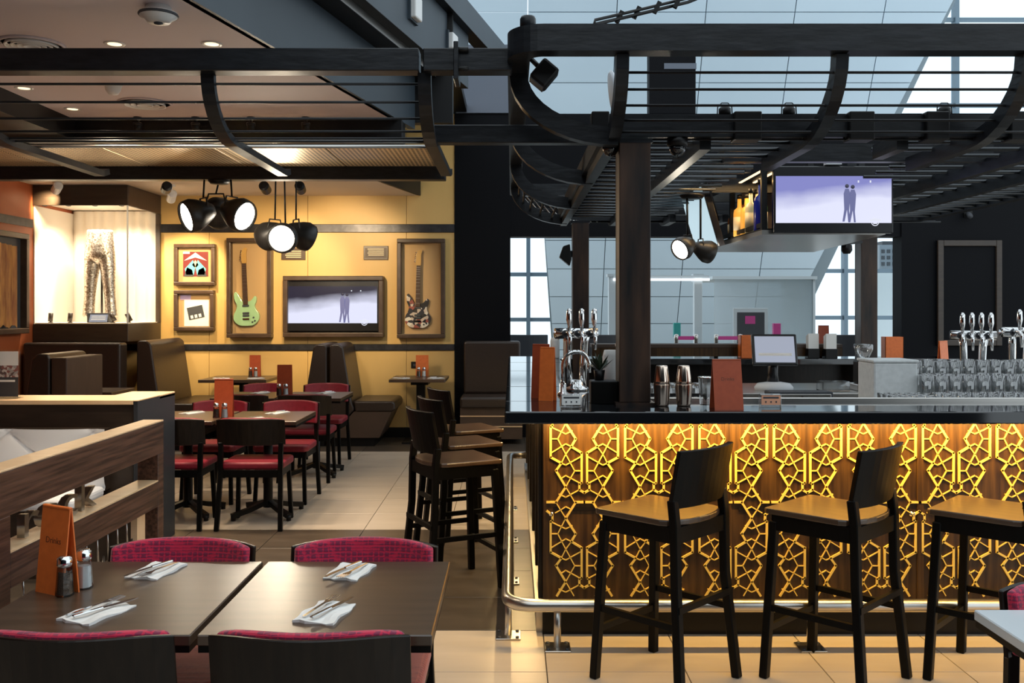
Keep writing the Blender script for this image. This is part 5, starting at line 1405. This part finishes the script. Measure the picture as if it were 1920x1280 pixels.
# tufted panel: pillowed diamonds as one upholstered mesh
tf = thing('tufted_bench', 'white diamond-tufted booth bench below the dark cap', 'bench', (-3.9, 5.7, 0))
m = MB(); nx, nz = 216, 44; x0, x1, z0, z1 = -5.2, -2.52, 0.44, 0.82; vs = []
for j in range(nz + 1):
    for i in range(nx + 1):
        x = x0 + (x1 - x0) * i / nx; z = z0 + (z1 - z0) * j / nz
        a = (x / 0.52 + z / 0.40); b = (x / 0.52 - z / 0.40)
        h = abs(math.sin(a * PI)) ** 0.28 * abs(math.sin(b * PI)) ** 0.28
        vs.append((x, 5.83 - 0.045 * h - 0.03, z))
fs = [(j * (nx + 1) + i, j * (nx + 1) + i + 1, (j + 1) * (nx + 1) + i + 1, (j + 1) * (nx + 1) + i) for j in range(nz) for i in range(nx)]
m.add(vs, fs, True)
m.build('tufted_back', 'tuft', tf, world=True)
MB().box(x0, x1, 5.80, 5.858, z0, z1).build('back_board', 'casewood', tf, world=True)
MB().box(x0, x1, 5.34, 5.78, 0.40, 0.47).build('seat_cushion', 'tuft', tf, bevel=0.025, seg=3, world=True)
MB().box(x0, x1, 5.40, 5.83, 0.0, 0.40).build('plinth', 'casewood', tf, world=True)
# card stand on the cap
t = thing('card_stand', 'clear photo card stand on the booth wall cap at the left edge', 'card stand', (-3.27, 5.98, 0.992))
MB().box(-0.20, 0.12, -0.006, 0.006, 0.0, 0.31).build('acrylic', 'glass', t)
MB().box(-0.19, 0.11, -0.008, -0.0065, 0.21, 0.30).build('card_top', 'paper', t)
MB().box(-0.19, 0.11, -0.008, -0.0065, 0.135, 0.21).build('card_photo', blotch('crowd_photo', [(0.35, 0.33, 0.32), (0.12, 0.08, 0.08), (0.55, 0.5, 0.48), (0.25, 0.10, 0.09)], 60), t)
MB().box(-0.19, 0.11, -0.008, -0.0065, 0.01, 0.135).build('card_bottom', 'charcoal', t)
MB().box(-0.17, 0.09, -0.0095, -0.0078, 0.105, 0.118).build('card_line', 'paper', t)
MB().box(-0.20, 0.12, -0.05, 0.05, -0.0, 0.004).build('foot', 'glass', t)

# ================================================================ BOOTHS at the back wall
def booth_side(t, xc, y0, y1, seat_dir, zt=1.17):
    """one upholstered bench: back leaning from xc, seat towards seat_dir (+1/-1)"""
    s_ = seat_dir
    back = [(xc + s_ * 0.015, 0.12), (xc + s_ * 0.30, 0.42), (xc + s_ * 0.27, 0.50), (xc + s_ * 0.17, zt - 0.04), (xc + s_ * 0.12, zt), (xc + s_ * 0.03, zt - 0.005), (xc + s_ * 0.015, zt - 0.04)]
    MB().prism(back, y0, y1, 'y').build('backrest', 'leather', t, bevel=0.02, seg=3, world=True)
    seat = [(xc + s_ * 0.31, 0.40), (xc + s_ * 0.74, 0.40), (xc + s_ * 0.76, 0.43), (xc + s_ * 0.76, 0.49), (xc + s_ * 0.73, 0.52), (xc + s_ * 0.29, 0.52)]
    MB().prism(seat, y0, y1, 'y').build('seat', 'leather', t, bevel=0.02, seg=3, world=True)
    base = [(xc + s_ * 0.03, 0.10), (xc + s_ * 0.58, 0.10), (xc + s_ * 0.72, 0.398), (xc + s_ * 0.29, 0.398)]
    MB().prism(base, y0 + 0.02, y1, 'y').build('base_panel', 'boothwood', t, world=True)
    MB().box(min(xc + s_ * 0.05, xc + s_ * 0.52), max(xc + s_ * 0.05, xc + s_ * 0.52), y0 + 0.05, y1, 0, 0.10).build('plinth', 'black', t, world=True)
t = thing('booth_bench', 'dark brown leather back-to-back booth benches under the wall television', 'booth', (-2.09, 11.0, 0))
booth_side(t, -2.09, 10.6, 11.36, 1); booth_side(t, -2.09, 10.6, 11.36, -1)
t = thing('booth_bench', 'dark brown leather booth bench beside the display case plinth, facing right', 'booth', (-4.1, 11.0, 0))
booth_side(t, -4.16, 10.3, 11.36, 1, 1.22)
t = thing('booth_bench', 'long dark leather booth back below the display case', 'booth', (-4.8, 10.3, 0))
MB().box(-5.30, -4.24, 10.10, 10.30, 0.3, 1.20).build('backrest', 'leather', t, bevel=0.03, seg=3, world=True)
MB().box(-5.30, -4.24, 9.60, 10.10, 0.38, 0.52).build('seat', 'leather', t, bevel=0.03, seg=3, world=True)
MB().box(-5.30, -4.24, 9.66, 10.10, 0.0, 0.38).build('base_panel', 'boothwood', t, world=True)
t = thing('booth_bench', 'dark leather booth back at the left edge beside the card stand', 'booth', (-4.4, 8.4, 0))
booth_side(t, -3.90, 7.9, 8.6, -1, 1.185)
MB().box(-3.90, -3.77, 7.9, 8.6, 0.1, 1.15).build('side_board', 'boothwood', t, bevel=0.01, world=True)
t = thing('booth_bench', 'black leather booth bench at the foot of the black wall', 'booth', (-0.4, 11.0, 0))
MB().box(-0.60, 0.12, 10.75, 11.34, 0.42, 0.55).build('seat', 'leather', t, bevel=0.03, seg=3, world=True)
MB().box(-0.58, 0.10, 11.20, 11.36, 0.55, 1.18).build('backrest', 'leather', t, bevel=0.03, seg=3, world=True)
MB().box(-0.60, 0.12, 10.80, 11.34, 0.06, 0.42).build('base_panel', 'boothwood', t, world=True)
for z in (0.20, 0.32): MB().box(-0.60, 0.12, 10.79, 10.80, z, z + 0.012).build('base_groove', 'oakedge', t, world=True)
# booth tables
def booth_table(x0, x1, y0, y1, label):
    t = thing('booth_table', label, 'table', ((x0 + x1) / 2, (y0 + y1) / 2, 0), 0, 'booth tables')
    MB().box(x0, x1, y0, y1, 0.73, 0.765).build('table_top', 'tabletop', t, bevel=0.003, seg=1, world=True)
    xm, ym = (x0 + x1) / 2, (y0 + y1) / 2
    MB().box(xm - 0.10, xm + 0.10, ym - 0.05, ym + 0.3, 0.68, 0.73).build('bracket', 'blackwood', t, world=True)
    MB().box(xm - 0.05, xm + 0.05, ym + 0.1, ym + 0.2, 0.02, 0.68).build('pedestal', 'black', t, world=True)
    MB().box(xm - 0.2, xm + 0.2, ym - 0.1, ym + 0.4, 0.0, 0.02).build('base_plate', 'black', t, world=True)
    return t
booth_table(-3.55, -2.78, 10.55, 11.25, 'booth table under the framed pictures')
booth_table(-1.40, -0.76, 10.6, 11.25, 'booth table under the dark guitar, at the end of the mustard wall')
booth_table(-4.40, -3.84, 8.95, 9.50, 'booth table between the dark leather backs at left')
cruet(-3.06, 11.12, 0.765, 'on the booth table under the framed pictures', 'menu_d', 0, 0.13, 0.25)
cruet(-1.07, 11.12, 0.765, 'on the booth table at the end of the mustard wall', 'menu', 0, 0.15, 0.25)
for x, y, rz, w_ in ((-3.35, 10.75, 0.9, 'left on the booth table under the pictures'), (-2.95, 10.75, -0.9, 'at the right of the booth table under the pictures'),
                     (-1.28, 10.78, 0.9, 'at the left of the booth table at the wall end'), (-0.88, 10.78, -0.9, 'at the right of the booth table at the wall end'), (-4.22, 9.10, 0.6, 'on the booth table between the leather backs')):
    setting(x, y, 0.765, rz, w_, 0)
t = thing('wall_socket', 'small black wall socket beside the last booth table', 'socket', P(777, 684, DW - 0.006))
MB().box(-0.04, 0.04, -0.006, 0.004, -0.04, 0.04).build('plate', 'black', t, bevel=0.002, seg=1)
MB().box(-0.015, 0.015, -0.009, -0.005, -0.015, 0.015).build('outlet', 'charcoal', t)

# ================================================================ MUSTARD WALL DECOR
def frame_box(u0, u1, v0, v1, name, label, cat, depth=0.09, bar=0.045, backing='mat'):
    a = P(u0, v0, DW - depth); b = P(u1, v1, DW - depth)
    w_, h = b.x - a.x, a.z - b.z
    t = thing(name, label, cat, ((a.x + b.x) / 2, DW, (a.z + b.z) / 2))
    MB().box(-w_ / 2 + 0.005, w_ / 2 - 0.005, -0.03, -0.002, -h / 2 + 0.005, h / 2 - 0.005).build('backing', backing, t)
    for q in ((-w_ / 2, w_ / 2, h / 2 - bar, h / 2), (-w_ / 2, w_ / 2, -h / 2, -h / 2 + bar), (-w_ / 2, -w_ / 2 + bar, -h / 2 + bar, h / 2 - bar), (w_ / 2 - bar, w_ / 2, -h / 2 + bar, h / 2 - bar)):
        MB().box(q[0], q[1], -depth, -0.001, q[2], q[3]).build('frame_bar', 'frame', t, bevel=0.008)
    MB().box(-w_ / 2 + bar, w_ / 2 - bar, -depth + 0.02, -depth + 0.024, -h / 2 + bar, h / 2 - bar).build('glazing', 'caseglass', t)
    return t, w_, h
ta, w_, h = frame_box(325, 402, 457, 535, 'picture_frame', 'square framed red print of a winged emblem, upper one', 'picture')
MB().box(-0.15, 0.155, -0.034, -0.03, -0.14, 0.16).build('print_ground', 'darkred', ta)
for q, mt in (([(-0.14, 0.05), (0, 0.15), (0.14, 0.05), (0.0, 0.09)], 'palegrey'), ([(-0.13, -0.05), (-0.03, 0.06), (0.0, -0.02), (-0.02, -0.12), (-0.11, -0.12)], 'cyan'), ([(0.13, -0.05), (0.03, 0.06), (0.0, -0.02), (0.02, -0.12), (0.11, -0.12)], 'cyan'), ([(-0.14, -0.14), (-0.10, -0.03), (-0.04, -0.06), (-0.02, -0.14)], 'charcoal'), ([(0.14, -0.14), (0.10, -0.03), (0.04, -0.06), (0.02, -0.14)], 'charcoal'), ([(-0.04, 0.0), (0, 0.06), (0.04, 0.0), (0, -0.04)], 'cream')):
    MB().prism(q, -0.037, -0.0345, 'y').build('print_shape', mt, ta)
MB().box(-0.15, -0.07, -0.0355, -0.0342, 0.135, 0.16).build('caption', 'paper', ta)
tb_, w_, h = frame_box(325, 400, 544, 620, 'picture_frame', 'square framed white print with a tilted dark photo, lower one', 'picture')
MB().box(-0.13, 0.17, -0.034, -0.03, -0.19, 0.13).build('print_ground', 'paper', tb_)
mm = Matrix.Rotation(R(-12), 4, 'Y')
MB(mm).box(-0.09, 0.10, -0.038, -0.034, -0.10, 0.05).build('photo', 'charcoal', tb_)
for x in (-0.05, 0.0, 0.05): MB(mm).box(x - 0.016, x + 0.016, -0.0395, -0.0375, -0.09, -0.05).build('photo_figure', 'paper', tb_)
MB().box(-0.18, -0.05, -0.0345, -0.03, 0.13, 0.19).build('caption', 'lilac', tb_)
def spline(pts, n=5):
    out = []; k = len(pts)
    for i in range(k):
        p0, p1, p2, p3 = (Vector(pts[(i + d) % k]) for d in (-1, 0, 1, 2))
        for j in range(n):
            s_ = j / n
            out.append(tuple(0.5 * ((2 * p1) + (p2 - p0) * s_ + (2 * p0 - 5 * p1 + 4 * p2 - p3) * s_ * s_ + (3 * p1 - p0 - 3 * p2 + p3) * s_ ** 3)))
    return out
GB = [(0, -.2), (.09, -.19), (.15, -.13), (.155, -.06), (.12, 0), (.108, .045), (.125, .09), (.13, .14), (.11, .16), (.08, .125), (.045, .10), (-.03, .095), (-.055, .12), (-.08, .17), (-.115, .215), (-.14, .19), (-.135, .12), (-.11, .05), (-.125, -.01), (-.15, -.06), (-.15, -.13), (-.09, -.19)]
def guitar(loc, label, body, neck, guard, rot=0.0):
    t = thing('electric_guitar', label, 'guitar', loc)
    mm = Matrix.Rotation(R(rot), 4, 'Y')
    MB(mm).prism(spline(GB), -0.045, 0.0, 'y').build('body', body, t, bevel=0.006)
    if guard: MB(mm).prism(spline([(0.0, -0.1), (0.07, -0.12), (0.09, -0.05), (0.06, 0.03), (0.0, 0.08), (-0.05, 0.05), (-0.06, -0.03)]), -0.048, -0.045, 'y').build('pick_guard', guard, t)
    MB(mm).add([(-0.028, -0.062, 0.06), (0.028, -0.062, 0.06), (0.022, -0.062, 0.56), (-0.022, -0.062, 0.56), (-0.028, -0.04, 0.06), (0.028, -0.04, 0.06), (0.022, -0.04, 0.56), (-0.022, -0.04, 0.56)], [(0, 1, 2, 3), (7, 6, 5, 4), (0, 4, 5, 1), (1, 5, 6, 2), (2, 6, 7, 3), (3, 7, 4, 0)]).build('neck', neck, t)
    for k in range(12):
        z = 0.10 + 0.46 * (1 - 0.9438 ** (k * 1.6)) / 0.68
        if z < 0.55: MB(mm).box(-0.024, 0.024, -0.0635, -0.0615, z, z + 0.003).build('fret', 'brushed', t)
    MB(mm).prism(spline([(-0.022, 0.56), (0.022, 0.56), (0.03, 0.60), (0.028, 0.68), (0.04, 0.735), (0.01, 0.75), (-0.03, 0.70), (-0.035, 0.62)], 4), -0.055, -0.04, 'y').build('headstock', 'maple', t)
    for k in range(6): MB(mm).tube([(-0.034 + 0.008 * k * 0.4, -0.05, 0.60 + k * 0.022), (-0.055 + 0.008 * k * 0.4, -0.05, 0.605 + k * 0.022)], 0.006, 6).build('tuning_peg', 'chrome', t)
    for z in (0.045, -0.045, -0.075): MB(mm).box(-0.04, 0.04, -0.056, -0.045, z - 0.012, z + 0.012).build('pickup', 'charcoal', t, bevel=0.003, seg=1)
    MB(mm).box(-0.04, 0.04, -0.058, -0.045, -0.125, -0.105).build('bridge', 'chrome', t)
    for x, z in ((0.09, -0.10), (0.105, -0.14), (0.075, -0.155)): MB(mm).lathe([(0.011, 0), (0.009, 0.014), (0, 0.014)], 10, (x, -0.045, z), rot=Matrix.Rotation(R(90), 3, 'X')).build('knob', 'charcoal', t)
    return t
g1, w_, h = frame_box(424, 508, 446, 633, 'guitar_display_case', 'tall wooden frame around the seafoam green guitar', 'display frame', 0.13, 0.05)
guitar(P(463, 580, DW - 0.032), 'seafoam green electric guitar with a rosewood neck', 'green', 'rosewood', None, -2)
g2, w_, h = frame_box(744, 834, 447, 634, 'guitar_display_case', 'tall wooden frame around the dark collage guitar', 'display frame', 0.13, 0.05)
guitar(P(784, 584, DW - 0.032), 'electric guitar covered in a dark torn collage', 'splash', 'rosewood', 'splash', 1)
for u0, u1, v0, v1, lab in ((528, 573, 465, 487, 'brown wall plaque half hidden behind the lamp cluster'), (682, 728, 461, 487, 'brown wall plaque with pale lettering left of the dark guitar')):
    a = P(u0, v0, DW); b = P(u1, v1, DW)
    t = thing('wall_plaque', lab, 'plaque', ((a.x + b.x) / 2, DW, (a.z + b.z) / 2))
    w_, h = b.x - a.x, a.z - b.z
    MB().box(-w_ / 2, w_ / 2, -0.02, 0.0, -h / 2, h / 2).build('board', 'frame', t, bevel=0.004)
    MB().box(-w_ / 2 + 0.02, w_ / 2 - 0.02, -0.023, -0.02, -h / 2 + 0.025, h / 2 - 0.025).build('plate', 'boothwood', t)
    for k in range(4): MB().box(-w_ / 2 + 0.05 + 0.01 * (k % 2), w_ / 2 - 0.05, -0.0245, -0.0228, h / 2 - 0.045 - k * 0.024, h / 2 - 0.034 - k * 0.024).build('lettering_line', 'cream', t)
t, w_, h = frame_box(530, 718, 517, 632, 'television_surround', 'deep brown wooden surround of the wall television', 'surround', 0.14, 0.055, 'black')
t.children[-1].name = 'glazing'
bpy.data.objects.remove(t.children[-1])
a = P(623, 571, DW - 0.10)
t = thing('wall_television', 'television showing a skating couple, set in the brown surround on the mustard wall', 'television', (a.x, DW - 0.085, a.z))
tv(t, 1.12, 0.64, tv_picture((0.015, 0.015, 0.04), 2))

# ================================================================ DISPLAY CASE with silver trousers
DC0, DC1, DCY = -5.34, -4.28, 10.4
dc = thing('display_case', 'tall lit glass display case in dark wood at the left wall', 'display case', (-4.8, 10.9, 1.2))
MB().box(DC0, DC1, DCY, DW - 0.02, 1.20, 1.40).build('plinth', 'casewood', dc, bevel=0.004, seg=1, world=True)
MB().box(DC0, DC1, DCY, DCY + 0.03, 2.72, 2.945).build('front_header', 'casewood', dc, bevel=0.003, seg=1, world=True)
MB().box(DC1 - 0.03, DC1, DCY + 0.031, DW - 0.02, 2.72, 2.945).build('side_header', 'boothwood', dc, bevel=0.003, seg=1, world=True)
MB().box(DC0, DC1 - 0.031, DCY + 0.031, DW - 0.02, 2.76, 2.78).build('case_top', 'casewhite', dc, world=True)
MB().box(DC0, DC1 - 0.03, DCY + 0.03, DW - 0.02, 1.401, 1.41).build('case_floor', 'casewhite', dc, world=True)
MB().box(DC0, DC1 - 0.008, DCY, DCY + 0.008, 1.40, 2.72).build('front_pane', 'caseglass', dc, world=True)
MB().box(DC1 - 0.008, DC1, DCY + 0.01, DW - 0.03, 1.40, 2.72).build('side_pane', 'caseglass', dc, world=True)
MB().box(DC1 - 0.014, DC1 + 0.001, DCY - 0.001, DCY + 0.012, 1.40, 2.72).build('corner_seal', 'palegrey', dc, world=True)
MB().box(DC1 - 0.05, DC1 + 0.002, DW - 0.06, DW - 0.02, 1.40, 2.72).build('wall_post', 'casewood', dc, world=True)
MB().box(DC0, DC0 + 0.01, DCY + 0.02, DW - 0.03, 1.40, 2.72).build('left_lining', 'casewhite', dc, world=True)
m = MB(); vs = []; n = 60
for i in range(n + 1):
    x = DC0 + 0.01 + (DC1 - DC0 - 0.06) * i / n; y = DW - 0.06 - 0.035 * abs(math.sin(i * 0.42)) 
    vs += [(x, y, 1.41), (x, y, 2.75)]
m.add(vs, [(2 * i, 2 * i + 2, 2 * i + 3, 2 * i + 1) for i in range(n)], True).build('drape', 'casewhite', dc, world=True)
for x in (-5.27, -5.0, -4.7, -4.40):
    MB().lathe([(0.028, 0), (0.028, -0.03), (0, -0.035)], 12, (x, DCY + 0.12, 2.755)).build('case_lamp', 'charcoal', dc, world=True)
for x, y in ((-4.95, 10.6), (-4.6, 10.7)):
    spot('case_beam', (x, y, 2.74), (x + 0.02, y + 0.35, 1.6), 110, 120, (1, 0.86, 0.66), dc)
for k, (x, y, lab) in enumerate(((-5.2, 10.52, 'far left'), (-4.84 - 0.14, 10.52, 'left of the trousers'), (-4.50, 10.52, 'right of the trousers'), (-4.36, 10.62, 'at the side pane'))):
    t = thing('case_spotlight', 'small dark spotlight on the display case floor, %s' % lab, 'spotlight', (x, y, 1.41), R(20 * (k - 1)), 'floor spotlights in the display case')
    mm = Matrix.Translation((0, 0, 0.06)) @ Matrix.Rotation(R(-28 if k > 1 else 5), 4, 'Y')
    MB(mm).lathe([(0, -0.045), (0.026, -0.045), (0.026, 0.05), (0.02, 0.05), (0.018, 0.04), (0, 0.04)], 12).build('head', 'casewood', t)
    MB().lathe([(0.025, 0), (0.025, 0.008), (0.008, 0.012), (0.008, 0.04)], 10).build('foot', 'casewood', t)
# trousers
tr = thing('silver_trousers', 'silver sequined trousers on a stand in the display case', 'trousers', (-4.79, 10.85, 1.41))
m = MB()
zz = [(1.06, 0.0, 0.150, 0.10), (1.00, 0.0, 0.152, 0.105), (0.90, 0, 0.165, 0.12), (0.80, 0, 0.175, 0.125), (0.75, 0, 0.172, 0.115), (0.71, 0, 0.158, 0.085), (0.68, 0, 0.13, 0.05)]
m.lathe([(1.0, z) for z, *_ in zz], 20)
nv = len(m.v); 
for i in range(len(zz)):
    for j in range(20):
        a = 2 * PI * j / 20
        m.v[i * 20 + j] = (zz[i][2] * math.cos(a), zz[i][3] * math.sin(a), zz[i][0])
for sx in (-1, 1):
    m.tube([(sx * 0.085, 0, 0.80), (sx * 0.090, 0, 0.66), (sx * 0.105, -0.005, 0.48), (sx * 0.118, 0.0, 0.30), (sx * 0.130, 0.0, 0.12), (sx * 0.135, 0, 0.06)], [0.092, 0.090, 0.074, 0.062, 0.066, 0.072], 16)
o = m.build('trousers', 'silver', tr)
md = o.modifiers.new('fuse', 'REMESH'); md.mode = 'VOXEL'; md.voxel_size = 0.012; md.use_smooth_shade = True
sm = o.modifiers.new('soften', 'SMOOTH'); sm.iterations = 6; sm.factor = 0.5
MB().lathe([(0.0, 1.075), (0.14, 1.07), (0.148, 1.0)], 20, sy=0.66).build('waistband', 'casewhite', tr)
MB().lathe([(0.11, 0), (0.11, 0.012), (0.012, 0.02), (0.012, 0.9)], 14, (0, 0.05, 0)).build('stand', 'casewood', tr)
t = thing('case_plinth', 'dark block with a blue caption plate at the feet of the trousers', 'plinth', (-4.70, 10.62, 1.41))
MB().box(-0.11, 0.13, -0.06, 0.06, 0, 0.11).build('block', 'charcoal', t, bevel=0.004)
mm = Matrix.Translation((0.03, -0.075, 0.05)) @ Matrix.Rotation(R(-25), 4, 'X')
MB(mm).box(-0.10, 0.10, -0.006, 0.006, -0.045, 0.045).build('caption_plate', pbr('blue_grey_caption', (0.14, 0.18, 0.30), 0.5), t)
for z in (-0.02, 0.0, 0.02): MB(mm).box(-0.08, 0.08, -0.0075, -0.0055, z, z + 0.006).build('caption_line', 'palegrey', t)

# framed costume on the rust red wall
cf = thing('costume_frame', 'framed amber stage costume on the rust red wall at the left edge', 'display frame', (XL, 9.6, 1.9))
MB().box(XL, XL + 0.02, 9.0, 10.15, 1.32, 2.36).build('backing', 'charcoal', cf, world=True)
for y0, y1, z0, z1 in ((8.98, 10.17, 2.32, 2.38), (8.98, 10.17, 1.30, 1.36), (8.98, 9.04, 1.36, 2.32), (10.11, 10.17, 1.36, 2.32)):
    MB().box(XL, XL + 0.09, y0, y1, z0, z1).build('frame_bar', 'frame', cf, bevel=0.008, world=True)
m = MB(); vs = []; n = 40
for i in range(n + 1):
    y = 9.10 + 0.86 * i / n; x = XL + 0.045 + 0.02 * math.sin(i * 1.3)
    vs += [(x, y, 1.38 + 0.02 * math.sin(i * 2)), (x, y, 2.26 - 0.05 * abs(i / n - 0.5))]
m.add(vs, [(2 * i, 2 * i + 2, 2 * i + 3, 2 * i + 1) for i in range(n)], True).build('costume', 'amber_hide', cf, world=True)
